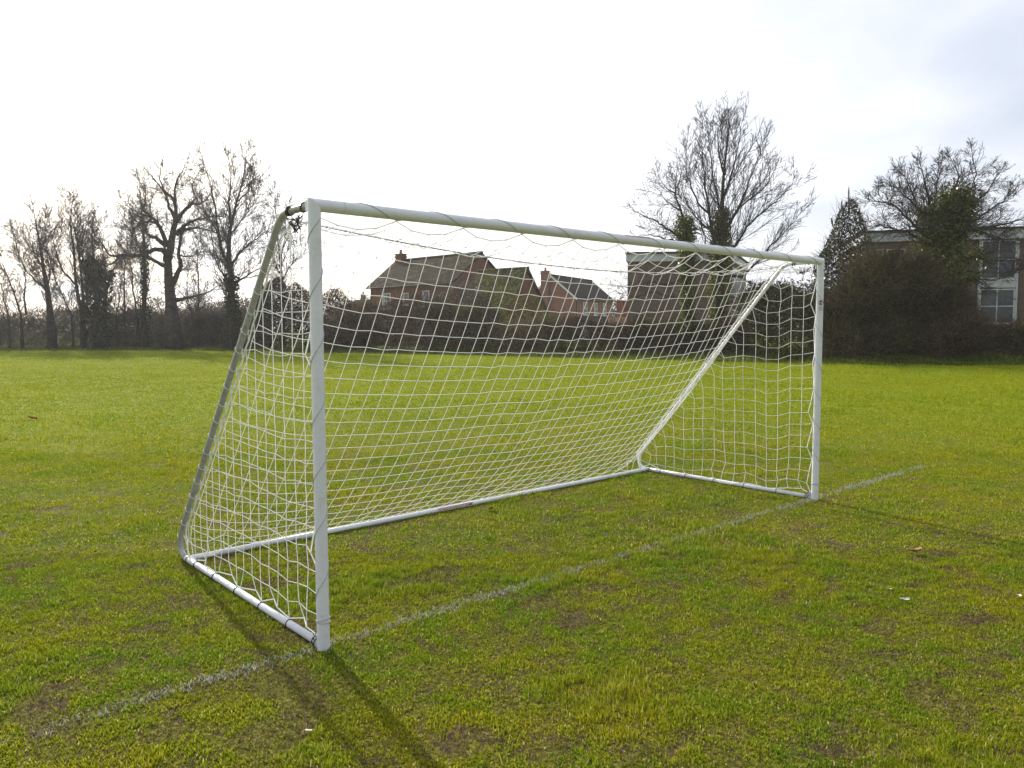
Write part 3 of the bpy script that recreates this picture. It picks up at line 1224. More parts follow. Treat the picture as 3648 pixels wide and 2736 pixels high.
OPT_ASH = dict(seg=[.6, .5, .4], wob=.06, up=.085, lev=2, kids=[3, 2, 0], ang=R_(31), len=(.35, .62), rmin=.0105)
OPT_OAK = dict(seg=[.42, .34, .3], wob=.13, up=.05, lev=2, kids=[3, 2, 0], ang=R_(48), len=(.45, .75), rmin=.0105)
OPT_FINE = dict(seg=[.6, .5, .4], wob=.075, up=.07, lev=2, kids=[3, 2, 0], ang=R_(36), len=(.35, .65), rmin=.0095)


def tree(name, label, limbs, depth, opt, seed, zf, bark='bark', twig='twig', every=.55, tw=(1.0, 2.4), cnt=5500, ivy=None, ends=2, ground=None, group=None, start=.25, ivym='ivy_leaf'):
    """limbs: [(points in picture coordinates, r0, r1[, depth slope])]; the first ones may be trunks. zf maps points to pixels."""
    rg = random.Random(seed)
    o = dict(opt)
    o['cnt'] = [cnt]
    tb, cbm = MB(), MB()
    base = None
    ivs = []
    starts = []
    for li, L in enumerate(limbs):
        pp, r0, r1 = L[:3]
        slope = L[3] if len(L) > 3 else (0 if li == 0 else rg.uniform(-.65, .65))
        off = 0.0
        # limbs start where an earlier limb passes nearest, at its depth
        pts = []
        q0 = zf(*pp[0])
        best = None
        for (qp, w3) in starts:
            dd = math.hypot(qp[0] - q0[0], qp[1] - q0[1])
            if best is None or dd < best[0]:
                best = (dd, w3)
        dep = depth
        if best is not None and best[0] < 6:
            dep = (best[1] - Vector((CAM.x, CAM.y, 0))).dot(HF)
        run = 0
        last = None
        # smooth resample
        fine = []
        for i in range(len(pp) - 1):
            m = 4
            for j in range(m):
                t = j / m
                p0 = pp[max(i - 1, 0)]
                p1, p2 = pp[i], pp[i + 1]
                p3 = pp[min(i + 2, len(pp) - 1)]
                f = [0, 0]
                for c in range(2):
                    f[c] = .5 * (2 * p1[c] + (p2[c] - p0[c]) * t + (2 * p0[c] - 5 * p1[c] + 4 * p2[c] - p3[c]) * t * t + (3 * p1[c] - p0[c] - 3 * p2[c] + p3[c]) * t ** 3)
                fine.append(tuple(f))
        fine.append(tuple(pp[-1]))
        for q in fine:
            px, py = zf(*q)
            w3 = pt(px, py, dep)
            if last is not None:
                run = (w3 - last).length
                dep += slope * run
                w3 = pt(px, py, dep)
            if li:
                w3 = w3 + Vector((rg.gauss(0, .03), rg.gauss(0, .03), rg.gauss(0, .03)))
            last = w3
            pts.append(w3)
            starts.append(((px, py), w3))
        if best is None or best[0] >= 6:
            g = Vector((pts[0].x, pts[0].y, 0))
            if base is None:
                base = g
            pts = [g + Vector((0, 0, -.05))] + pts
        k = len(pts)
        rad = [(r0 + (r1 * .5 - r0) * (i / (k - 1)) ** .62) * (1 if best is None else .85) for i in range(k)]
        if best is None:
            rad[0] *= 1.35
        tb.tube(pts, rad, 9 if r0 > .15 else 6, True)
        if ivy and li in ivy:
            ivs.append((pts, rad, ivy[li]))
        # twigs off the limb
        cum = [0]
        for i in range(k - 1):
            cum.append(cum[-1] + (pts[i + 1] - pts[i]).length)
        s = cum[-1] * (start if li == 0 or best is None or best[0] >= 6 else .15)
        while s < cum[-1]:
            i = max(j for j in range(k) if cum[j] <= s)
            i = min(i, k - 2)
            t = (s - cum[i]) / max(1e-6, cum[i + 1] - cum[i])
            p = pts[i].lerp(pts[i + 1], t)
            d = norm(pts[i + 1] - pts[i])
            ax = Matrix.Rotation(rg.random() * 6.283, 3, d) @ d.orthogonal().normalized()
            cd = norm(d * math.cos(o['ang']) + ax * math.sin(o['ang']))
            fr = s / cum[-1]
            grow(cbm, p, cd, rg.uniform(*tw) * (1.10 - .66 * fr), max(o['rmin'], min(.03, rad[i] * .35)), 0, rg, o)
            s += every * rg.uniform(.5, 1.5)
        d = norm(pts[-1] - pts[-2])
        for _ in range(ends):
            grow(cbm, pts[-1], norm(d + Vector((rg.gauss(0, .3), rg.gauss(0, .3), rg.gauss(0, .3)))), rg.uniform(*tw) * .45, max(o['rmin'], r1 * .3), 0, rg, o)
    root = empty(name, base, label, 'tree', group)
    tb.build('trunk', bark, root, True, loc=base)
    cbm.build('crown', twig, root, False, loc=base)
    if ivs:
        ib = MB()
        for pts, rad, (n, spread, s0, s1, size) in ivs:
            k = len(pts)
            for _ in range(n):
                t = rg.uniform(s0, s1) * (k - 1)
                i = min(int(t), k - 2)
                p = pts[i].lerp(pts[i + 1], t - i)
                bulge = .55 + .9 * sn(p.z * .9 + seed, p.x * .7, int(5))
                v = Vector((rg.gauss(0, 1), rg.gauss(0, 1), rg.gauss(0, .6)))
                v = norm(v) * (rad[i] + spread * bulge * rg.random() ** .6)
                ib.leaf(p + v, size, rg)
        ib.build('ivy', ivym, root, loc=base)
    return root


Z1 = lambda x, y: (x * .13535, 140.35 + y * .13535)

tree('oak_tree', 'broad gnarled bare oak with thick trunk and long crooked limbs beyond the left hedge', [
    ([(1275, 1330), (1262, 1180), (1245, 1000), (1243, 850)], .60, .46, 0),
    ([(1243, 880), (1262, 780), (1285, 650), (1295, 570), (1285, 450), (1190, 350), (1110, 250)], .44, .07),
    ([(1225, 830), (1150, 800), (1050, 850), (920, 845), (810, 850), (760, 770), (700, 700)], .27, .05),
    ([(1215, 930), (1100, 865), (1000, 850), (900, 860), (830, 905), (740, 950)], .20, .04),
    ([(1235, 790), (1150, 720), (1090, 700), (1060, 620), (980, 590)], .26, .05),
    ([(1230, 770), (1180, 640), (1110, 560), (1060, 500), (1080, 420), (1035, 300)], .24, .05),
    ([(1180, 640), (1120, 600), (1040, 620), (960, 660), (880, 640)], .14, .04),
    ([(1295, 570), (1250, 500), (1232, 430), (1185, 300), (1190, 180)], .20, .04),
    ([(1290, 470), (1305, 300), (1380, 165)], .16, .03),
    ([(1300, 600), (1400, 480), (1500, 460), (1560, 380)], .22, .05),
    ([(1300, 690), (1380, 620), (1480, 580), (1600, 560), (1700, 585)], .20, .04),
    ([(1300, 700), (1400, 650), (1520, 660), (1620, 700)], .18, .04),
    ([(1270, 1060), (1330, 940), (1318, 830), (1345, 700), (1370, 640)], .28, .12),
    ([(1300, 1180), (1400, 1160), (1500, 1130), (1620, 1075)], .22, .05),
    ([(1320, 850), (1400, 860), (1500, 830), (1580, 860)], .10, .03),
    ([(1110, 560), (1040, 540), (960, 500), (900, 420)], .12, .03),
    ([(1400, 480), (1440, 420), (1420, 330), (1470, 240)], .12, .03),
], 57, OPT_OAK, 21, Z1, 'bark_oak', every=.20, tw=(.7, 1.9), cnt=36000, start=.5)

tree('bare_tree', 'tall slender bare tree with ascending limbs just left of the goal', [
    ([(1712, 1330), (1710, 1150), (1708, 1000), (1692, 880), (1695, 700), (1715, 600), (1750, 450), (1795, 300), (1820, 90)], .36, .03, 0),
    ([(1700, 950), (1650, 850), (1620, 700), (1600, 550), (1560, 350), (1500, 150)], .20, .03),
    ([(1712, 620), (1690, 500), (1700, 300), (1690, 130)], .15, .03),
    ([(1708, 930), (1780, 820), (1900, 720), (2000, 650)], .16, .03),
    ([(1712, 1060), (1850, 980), (1960, 920)], .14, .03),
    ([(1620, 700), (1560, 600), (1500, 500)], .10, .02),
    ([(1750, 450), (1830, 380), (1880, 250)], .10, .02),
    ([(1695, 700), (1760, 620), (1850, 500), (1900, 380)], .10, .02),
    ([(1710, 1100), (1640, 980), (1590, 860), (1560, 700)], .12, .02),
], 55, OPT_ASH, 22, Z1, 'bark', every=.22, tw=(1.6, 3.4), cnt=19500, ivy={0: (1300, .35, .0, .28, .17)}, ivym='evergreen', group='bare trees of the left treeline', start=.2)

tree('bare_tree', 'slim bare tree leaning left near the left picture edge', [
    ([(378, 1340), (350, 1100), (322, 950), (300, 800), (270, 640), (242, 480)], .30, .03, 0),
    ([(345, 1100), (255, 1030), (160, 900), (85, 660)], .14, .02),
    ([(348, 1080), (372, 980), (345, 850), (360, 700)], .10, .02),
    ([(300, 800), (340, 700), (330, 600)], .08, .02),
    ([(322, 950), (260, 850), (200, 700)], .09, .02),
], 58, OPT_FINE, 23, Z1, every=.19, tw=(1.4, 3.2), cnt=13500, group='bare trees of the left treeline', start=.2)
tree('bare_sapling', 'thin bare leaning stems at the far left picture edge', [
    ([(155, 1290), (100, 1120), (45, 980), (5, 860)], .10, .02, 0),
    ([(192, 1290), (180, 1120), (187, 990), (130, 810), (80, 640)], .11, .02, 0),
    ([(60, 1290), (0, 1060), (-60, 900)], .09, .02, 0),
], 57, OPT_FINE, 24, Z1, every=.18, tw=(1.2, 2.6), cnt=10500, group='thin saplings of the left treeline', start=.1)
tree('bare_tree', 'many stemmed bare tree spreading like a fan in the left treeline', [
    ([(610, 1290), (565, 1080), (545, 800), (520, 620), (540, 420)], .20, .03, 0),
    ([(625, 1290), (595, 920), (560, 700), (470, 430)], .17, .02, .1),
    ([(645, 1290), (640, 1050), (605, 800), (640, 560)], .17, .02, -.1),
    ([(560, 1070), (455, 950), (400, 780), (365, 570)], .12, .02),
    ([(600, 950), (570, 750), (580, 500)], .10, .02),
    ([(530, 1290), (430, 1080), (380, 920), (350, 760)], .10, .02),
    ([(640, 1000), (700, 800), (690, 640)], .10, .02),
], 59, OPT_FINE, 25, Z1, every=.18, tw=(1.4, 3.0), cnt=22500, group='bare trees of the left treeline', start=.15)
tree('ivy_clad_tree', 'short bare tree with dark ivy skirt round its trunk in the left treeline', [
    ([(712, 1300), (715, 1050), (695, 900), (680, 700), (700, 530)], .28, .03, 0),
    ([(760, 1290), (808, 1020), (850, 930), (880, 760)], .15, .02, 0),
    ([(770, 1270), (775, 1000), (760, 800), (770, 600)], .12, .02, 0),
], 58, OPT_FINE, 26, Z1, every=.20, tw=(1.2, 2.8), cnt=10500, ivy={0: (3200, .75, .0, .55, .19), 1: (900, .45, 0, .5, .17)}, ivym='evergreen', group='ivy clad trees of the left treeline', start=.3)
tree('ivy_clad_tree', 'narrow bare tree with ivy on its upright trunk directly left of the oak', [
    ([(1062, 1300), (1070, 1000), (1060, 700), (1040, 450), (1030, 280)], .24, .03, 0),
    ([(1012, 1300), (980, 1050), (960, 820), (990, 600)], .12, .02, 0),
    ([(1065, 900), (1000, 700), (960, 520)], .09, .02),
    ([(1060, 700), (1110, 560), (1090, 420)], .08, .02),
], 60, OPT_FINE, 27, Z1, every=.20, tw=(1.2, 2.8), cnt=10500, ivy={0: (1500, .32, .0, .48, .16)}, ivym='evergreen', group='ivy clad trees of the left treeline', start=.3)
tree('bare_sapling', 'thin bare saplings between the ivy trunks left of the oak', [
    ([(922, 1290), (918, 1000), (942, 750), (900, 560)], .09, .02, 0),
    ([(860, 1290), (900, 1050), (930, 900)], .07, .02, 0),
], 61, OPT_FINE, 28, Z1, every=.22, tw=(1.1, 2.4), cnt=9000, group='thin saplings of the left treeline', start=.2)
tree('bare_sapling', 'thin bare sapling standing between the oak and the slender tree', [
    ([(1466, 1290), (1465, 1020), (1458, 850), (1480, 700)], .09, .02, 0),
    ([(1420, 1290), (1380, 1100), (1400, 900)], .06, .015, 0),
], 61, OPT_FINE, 29, Z1, every=.20, tw=(1.2, 2.8), cnt=9000, group='thin saplings of the left treeline', start=.15)
tree('bare_tree', 'bare tree partly behind the near goal post and its grey stay', [
    ([(2085, 1250), (2080, 1000), (2060, 800), (2045, 600), (2020, 370)], .16, .02, 0),
    ([(2070, 900), (2110, 700), (2100, 500)], .09, .02),
    ([(2075, 1000), (2000, 820), (1960, 650)], .08, .02),
    ([(2080, 1050), (2160, 900), (2200, 760)], .08, .02),
], 56, OPT_FINE, 30, Z1, every=.20, tw=(1.2, 2.8), cnt=9000, group='bare trees of the left treeline', start=.25)

Z4 = lambda x, y: ((2100 + x * .5727) / 3.5625, (350 + y * .5727) / 3.5625)
tree('bare_tree', 'tall bare vase shaped tree with ivy trunk behind the crossbar', [
    ([(800, 1450), (812, 1200), (818, 1000), (825, 800), (828, 600), (840, 420), (862, 240), (868, 110)], .30, .02, 0),
    ([(815, 1050), (780, 900), (745, 720), (725, 560), (700, 380), (690, 200)], .17, .02),
    ([(822, 900), (760, 820), (690, 770), (620, 680), (560, 560)], .13, .02),
    ([(825, 860), (900, 730), (960, 600), (1020, 450), (1080, 280)], .15, .02),
    ([(820, 1000), (900, 930), (980, 800), (1100, 690), (1200, 600), (1270, 520)], .14, .02),
    ([(820, 1100), (960, 1100), (1100, 950), (1200, 840), (1330, 700)], .13, .02),
    ([(826, 720), (780, 560), (760, 400), (740, 220)], .10, .02),
    ([(828, 640), (880, 480), (920, 320), (945, 170)], .10, .02),
    ([(840, 480), (800, 330), (800, 180)], .08, .015),
    ([(900, 730), (980, 640), (1090, 560), (1150, 450)], .09, .015),
    ([(745, 720), (660, 620), (610, 480), (600, 330)], .09, .015),
    ([(690, 770), (720, 880), (690, 1000)], .06, .015),
], 40.5, dict(OPT_ASH, rmin=.0074), 31, Z4, 'bark_grey', every=.23, tw=(1.4, 3.0), cnt=30000, ivy={0: (6500, .42, .03, .52, .12), 1: (500, .16, .05, .35, .09)}, start=.3)
tree('ivy_clad_tree', 'shorter leaning bare tree with thick ivy on its trunk left of the vase shaped tree', [
    ([(610, 1500), (612, 1300), (608, 1050), (600, 850), (570, 700), (535, 600), (545, 440)], .25, .025, 0),
    ([(600, 890), (500, 820), (420, 770), (330, 730), (260, 690)], .11, .02),
    ([(600, 900), (480, 880), (380, 850), (280, 860)], .10, .02),
    ([(608, 1100), (480, 1160), (380, 1140), (270, 1180), (130, 1160)], .10, .02),
    ([(610, 1250), (500, 1240), (400, 1200), (300, 1230), (200, 1220)], .09, .02),
    ([(535, 600), (480, 560), (430, 480)], .07, .015),
    ([(545, 560), (570, 470), (560, 380)], .06, .015),
    ([(570, 700), (480, 640), (400, 530)], .07, .015),
    ([(605, 830), (680, 840), (720, 900)], .07, .02),
], 40, dict(OPT_OAK, rmin=.0078, lev=2, kids=[2, 1, 0], ang=R_(46)), 32, Z4, 'bark_grey', every=.24, tw=(.8, 2.0), cnt=13500, ivy={0: (7000, .42, .0, .62, .12), 1: (260, .2, 0, .25, .09)}, start=.35)

Z5 = lambda x, y: ((2850 + x * .5122) / 3.5625, (500 + y * .5122) / 3.5625)
tree('broad_tree', 'broad domed bare tree with yellowish ivy heart before the pale panelled building', [
    ([(985, 1400), (975, 1100), (960, 900), (960, 720)], .34, .26, 0),
    ([(960, 760), (905, 560), (890, 400), (860, 250), (820, 180)], .17, .02),
    ([(965, 740), (930, 560), (940, 400), (960, 280), (985, 150)], .16, .02),
    ([(965, 720), (1050, 500), (1070, 350), (1100, 250), (1050, 130)], .18, .02),
    ([(965, 740), (1060, 520), (1150, 400), (1220, 280), (1200, 120)], .17, .02),
    ([(955, 760), (860, 660), (770, 560), (680, 470), (560, 430), (500, 430)], .15, .02),
    ([(955, 780), (800, 660), (690, 630), (560, 600), (470, 610)], .13, .02),
    ([(970, 740), (1130, 560), (1240, 420), (1330, 320), (1400, 200)], .16, .02),
    ([(970, 760), (1150, 600), (1300, 500), (1440, 400), (1530, 300)], .15, .02),
    ([(975, 780), (1180, 620), (1350, 600), (1500, 560), (1640, 500)], .15, .02),
    ([(940, 640), (820, 480), (700, 350), (600, 300)], .11, .02),
    ([(980, 860), (1150, 800), (1330, 840), (1480, 820), (1620, 860)], .13, .02),
    ([(980, 980), (1180, 960), (1350, 970), (1500, 930)], .11, .02),
    ([(905, 560), (800, 420), (740, 280), (700, 230)], .09, .015),
    ([(1150, 600), (1250, 640), (1400, 680), (1560, 690)], .09, .015),
], 37, dict(OPT_OAK, wob=.11, rmin=.0078, lev=2, kids=[3, 2, 0], ang=R_(38)), 33, Z5, 'bark_grey', every=.16, tw=(.8, 1.8), cnt=30000,
    ivy={0: (5200, 1.25, .25, 1, .13), 1: (2000, .55, 0, .35, .14), 3: (2200, .6, 0, .5, .14), 4: (2600, .7, 0, .5, .14), 7: (1600, .6, .0, .3, .14), 11: (1100, .6, .05, .4, .13), 12: (900, .5, .05, .4, .13), 9: (500, .4, 0, .3, .13)}, start=.6)


# ------------------------------------------------------------------ shrubs and hedges
def hedge(name, label, cat, ctrl, thick, ntw, nlf, seed, tmat='bramble', lmat='bramble_leaf', tl=(.35, 1.0), tw=.012, lsz=.09, lump=.35, up=.5, nstem=0, ground=True, back=2.6):
    """ctrl: [(px, depth, py_top)] along the foot of the hedge"""
    rg = random.Random(seed)
    foot = []
    for px, dep, py in ctrl:
        dep += back
        g = gp(px, dep)
        foot.append((g, max(.3, pt(px, py, dep).z)))
    cum = [0]
    for i in range(len(foot) - 1):
        cum.append(cum[-1] + (foot[i + 1][0] - foot[i][0]).length)
    tb, lb, sb = MB(), MB(), MB()

    def at(s):
        i = 0
        while i < len(cum) - 2 and cum[i + 1] < s:
            i += 1
        t = (s - cum[i]) / max(1e-6, cum[i + 1] - cum[i])
        t = min(max(t, 0), 1)
        g = foot[i][0].lerp(foot[i + 1][0], t)
        h = foot[i][1] * (1 - t) + foot[i + 1][1] * t
        return g, h
    total = cum[-1]

    def sample(shell):
        s = rg.random() * total
        g, h = at(s)
        a = (g - Vector((CAM.x, CAM.y, 0)))
        a.normalize()
        lum = 1.06 + lump * (sn(s * .55, seed * 3.1, int(7)) - .5) + lump * .5 * (sn(s * 1.7, seed * 1.3, int(8)) - .5)
        hh = h * lum
        z = hh * (rg.random() ** .9)
        f = z / hh
        prof = math.sqrt(max(.02, 1 - f ** 2.4)) * (.72 + .5 * sn(s * .8, z * .9, int(seed)))
        u = rg.uniform(-1, 1)
        if shell:
            u = -abs(u) ** .5
        off = thick * .5 * (1 + u * prof)
        return g + a * off + Vector((0, 0, z)), hh
    nz = 0
    while nz < ntw:
        p, hh = sample(rg.random() < .6)
        gte = sn(p.x * 1.1 + p.y * .6, p.z * 1.5 + p.y * .4, int(seed + 5))
        if rg.random() > .15 + 1.5 * gte and p.z > .5:
            continue
        nz += 1
        if rg.random() < .05:
            d = Vector((rg.gauss(0, .6), rg.gauss(0, .6), rg.gauss(1.0, .4)))
            tb.twig(p, d, tl[1] * rg.uniform(1.0, 1.9), tw * .8, rg)
            continue
        d = Vector((rg.gauss(0, .8), rg.gauss(0, .8), rg.gauss(up, .6)))
        L = rg.uniform(*tl)
        if p.z > hh * .85:
            L *= .7
        tb.twig(p, d, L, tw * rg.uniform(.6, 1.5), rg)
    for _ in range(nlf):
        p, hh = sample(rg.random() < .7)
        lb.leaf(p, lsz, rg)
    for _ in range(nstem):
        s = rg.random() * total
        g, h = at(s)
        a = (g - Vector((CAM.x, CAM.y, 0))).normalized()
        p = g + a * rg.uniform(.25, .8) * thick
        q = [p]
        for k in range(4):
            q.append(q[-1] + Vector((rg.gauss(0, .12), rg.gauss(0, .12), h * .22)))
        sb.tube(q, [.035, .03, .022, .015, .01], 5, False)
    base = foot[len(foot) // 2][0]
    root = empty(name, base, label, cat)
    tb.build('twigs', tmat, root, loc=base)
    if nlf:
        lb.build('leaves', lmat, root, loc=base)
    if nstem:
        sb.build('stems', 'bark', root, loc=base)
    return root


hedge('bramble_hedge', 'low purplish bare bramble hedge below the left treeline', 'hedge',
      [(-40, 56, 317), (40, 57, 314), (112, 58, 315), (196, 57, 317), (262, 54, 312)], 3.2, 24000, 2600, 41, 'bramble_purple', tw=.016, tl=(.4, 1.2), lsz=.10)
hedge('bramble_bank', 'darker scrub and fallen stems at the foot of the oak and slender tree', 'scrub',
      [(90, 59.5, 309), (150, 59.5, 308), (205, 59, 309), (262, 57, 304)], 2.0, 7000, 2200, 42, 'bramble', tw=.018, lsz=.12)
hedge('evergreen_bush', 'dark leafy evergreen bushes seen through the near side netting', 'bush',
      [(256, 53, 292), (272, 52, 284), (290, 52, 279), (306, 52, 287), (322, 52, 301)], 3.0, 4500, 9000, 43, 'bramble', 'evergreen', lsz=.15, tw=.014)
hedge('evergreen_bush', 'rounded grey green bush just right of the near post', 'bush',
      [(318, 52, 303), (330, 52, 293), (341, 52, 292), (352, 52, 304), (364, 51, 309)], 2.6, 3000, 4500, 44, 'bramble', 'far_foliage', lsz=.14, tw=.014, lump=.15)
hedge('bramble_hedge', 'tall dark brown bramble hedge in front of the tiled brick house', 'hedge',
      [(318, 49, 324), (352, 48, 317), (372, 47, 308), (392, 46.5, 303), (416, 46, 301), (440, 45, 303), (470, 44, 308), (500, 43, 315)], 3.0, 15000, 3200, 45, 'bramble', tw=.014)
hedge('flowering_shrub', 'pale pinkish shrub with fine twigs in blossom left of the yellow green shrub', 'shrub',
      [(428, 48, 307), (442, 47.5, 292), (456, 47, 284), (474, 46.5, 290), (490, 46, 303)], 2.2, 4600, 2600, 46, 'twig', 'blossom', lsz=.07, tw=.009, up=.9)
hedge('leafy_shrub', 'yellow green leafing shrub in front of the mossy low roof', 'shrub',
      [(470, 47, 300), (483, 47, 284), (494, 46.5, 274), (508, 46, 278), (520, 45.5, 290), (535, 45, 303), (546, 44.5, 315)], 2.4, 2600, 4600, 47, 'twig_green', 'yellow_leaf', lsz=.10, tw=.010, up=.8)
hedge('bramble_hedge', 'low ragged bramble hedge between the mossy roof and the brown brick block', 'hedge',
      [(492, 42, 326), (520, 41.5, 320), (550, 40.5, 319), (580, 39.5, 320), (612, 38.6, 322), (640, 37.8, 324), (680, 36.6, 326), (716, 35.6, 325), (750, 34.6, 322)], 2.6, 16000, 3400, 48, 'bramble', tw=.011, tl=(.3, .8), lsz=.08)
hedge('leafy_bush', 'small dull green leafy bush at the foot of the brown brick block', 'bush',
      [(632, 38.5, 323), (648, 38.5, 318), (664, 38.3, 324)], 1.5, 900, 2200, 49, 'twig_green', 'yellow_leaf', lsz=.08, tw=.009)
hedge('leafy_bush', 'small light green bush below the chimney house gable', 'bush',
      [(540, 46, 322), (553, 46, 315), (566, 46, 321)], 1.4, 600, 1500, 50, 'twig_green', 'yellow_leaf', lsz=.09, tw=.009)
hedge('evergreen_hedge', 'dark green ivy covered hedge seen through the far side netting', 'hedge',
      [(738, 35.4, 300), (752, 35, 292), (775, 34.4, 289), (800, 34, 287), (824, 33.6, 282)], 2.6, 4200, 10000, 51, 'bramble', 'ivy_leaf', lsz=.10, tw=.011)
hedge('holly_tree', 'tall glossy dark holly rising just right of the far post', 'tree',
      [(812, 35, 262), (824, 35, 236), (838, 35, 213), (850, 35, 210), (861, 35, 225), (876, 35, 252)], 3.0, 4500, 11000, 52, 'bramble', 'holly_leaf', lsz=.12, tw=.010, lump=.28)
hedge('bramble_thicket', 'large dark ragged bramble thicket at right before the panelled building', 'thicket',
      [(824, 32.5, 316), (832, 32.2, 300), (842, 32.2, 294), (852, 32, 274), (864, 32, 272), (873, 31.8, 259), (884, 31.8, 266), (897, 31.6, 258), (910, 31.6, 268), (925, 31.5, 266), (940, 31.5, 276), (953, 31.4, 272), (966, 31.3, 292), (974, 31.3, 300), (982, 31.2, 324)], 4.2, 22000, 21000, 53, 'bramble', 'thicket_leaf', tw=.011, tl=(.35, 1.1), lsz=.075, lump=.34)
hedge('bramble_hedge', 'low dark bramble hedge under the white panels at the right picture edge', 'hedge',
      [(975, 32.5, 326), (1000, 32.5, 326), (1030, 32.6, 322), (1070, 32.8, 315), (1120, 33, 310)], 2.6, 9000, 2400, 54, 'bramble', tw=.011, lsz=.08)
# spire of the holly
rg = random.Random(77)
root = [o for o in bpy.data.objects if o.name.startswith('holly_tree')][0]
for (px, y0, y1) in ((849, 214, 187), (842, 214, 200), (860, 226, 207), (832, 226, 216)):
    b = MB()
    q = [pt(px + .3 * math.sin(k), y0 + (y1 - y0) * k / 6, 38.6) for k in range(7)]
    b.tube(q, [.07, .055, .05, .06, .035, .04, .018], 5)
    for k in range(0):
        t = rg.random() ** 1.5
        i = t * 5.9
        p = q[int(i)].lerp(q[int(i) + 1], i % 1)
        b.leaf(p + Vector((rg.gauss(0, .16), rg.gauss(0, .16), rg.gauss(0, .08))) * (1.15 - t), .11, rg)
    b.build('leading_shoot', 'holly_leaf', root, loc=root.location)

# far treeline closing the horizon between the houses
def far_trees(name, label, ctrl, n, seed):
    n *= 3
    rg = random.Random(seed)
    b, tr = MB(), MB()
    foot = [(gp(px, d), pt(px, py, d).z) for px, d, py in ctrl]
    for _ in range(n):
        i = rg.randrange(len(foot) - 1)
        t = rg.random()
        g = foot[i][0].lerp(foot[i + 1][0], t)
        h = (foot[i][1] * (1 - t) + foot[i + 1][1] * t) * (.8 + .4 * sn((i + t) * 2.3, seed * 2.0, int(3)))
        p = g + Vector((rg.gauss(0, 1.5), rg.gauss(0, 1.5), h * rg.random() ** .7))
        b.leaf(p, .26, rg)
    for k in range(8):
        i = rg.randrange(len(foot) - 1)
        g = foot[i][0].lerp(foot[i + 1][0], rg.random())
        tr.tube([g, g + Vector((rg.gauss(0, .2), 0, foot[i][1] * .7))], [.2, .08], 6)
    base = foot[0][0]
    root = empty(name, base, label, 'trees')
    root['kind'] = 'stuff'
    o = b.build('foliage', 'far_foliage', root, loc=base)
    o2 = tr.build('trunks', 'bark', root, loc=base)


far_trees('distant_trees', 'hazy distant tree belt on the skyline between brick house and near post', [(330, 110, 308), (350, 110, 304), (372, 110, 302), (390, 110, 308)], 2600, 61)
far_trees('distant_trees', 'hazy distant tree belt on the skyline between chimney house and brick block', [(590, 120, 312), (612, 120, 303), (625, 120, 301), (640, 120, 304)], 2200, 62)
far_trees('distant_trees', 'hazy distant tree belt behind the left treeline', [(-40, 120, 318), (60, 120, 318), (150, 120, 316), (215, 120, 306), (235, 115, 298), (262, 110, 305), (300, 110, 308)], 5200, 63)
far_trees('distant_trees', 'hazy distant tree belt behind the holly and far post', [(744, 75, 292), (775, 75, 288), (800, 75, 288), (830, 75, 290)], 2600, 64)


# ------------------------------------------------------------------ buildings
def frame_from(p0, p1):
    """rotation so that local x runs p0->p1"""
    d = p1 - p0
    return math.atan2(d.y, d.x), d.length


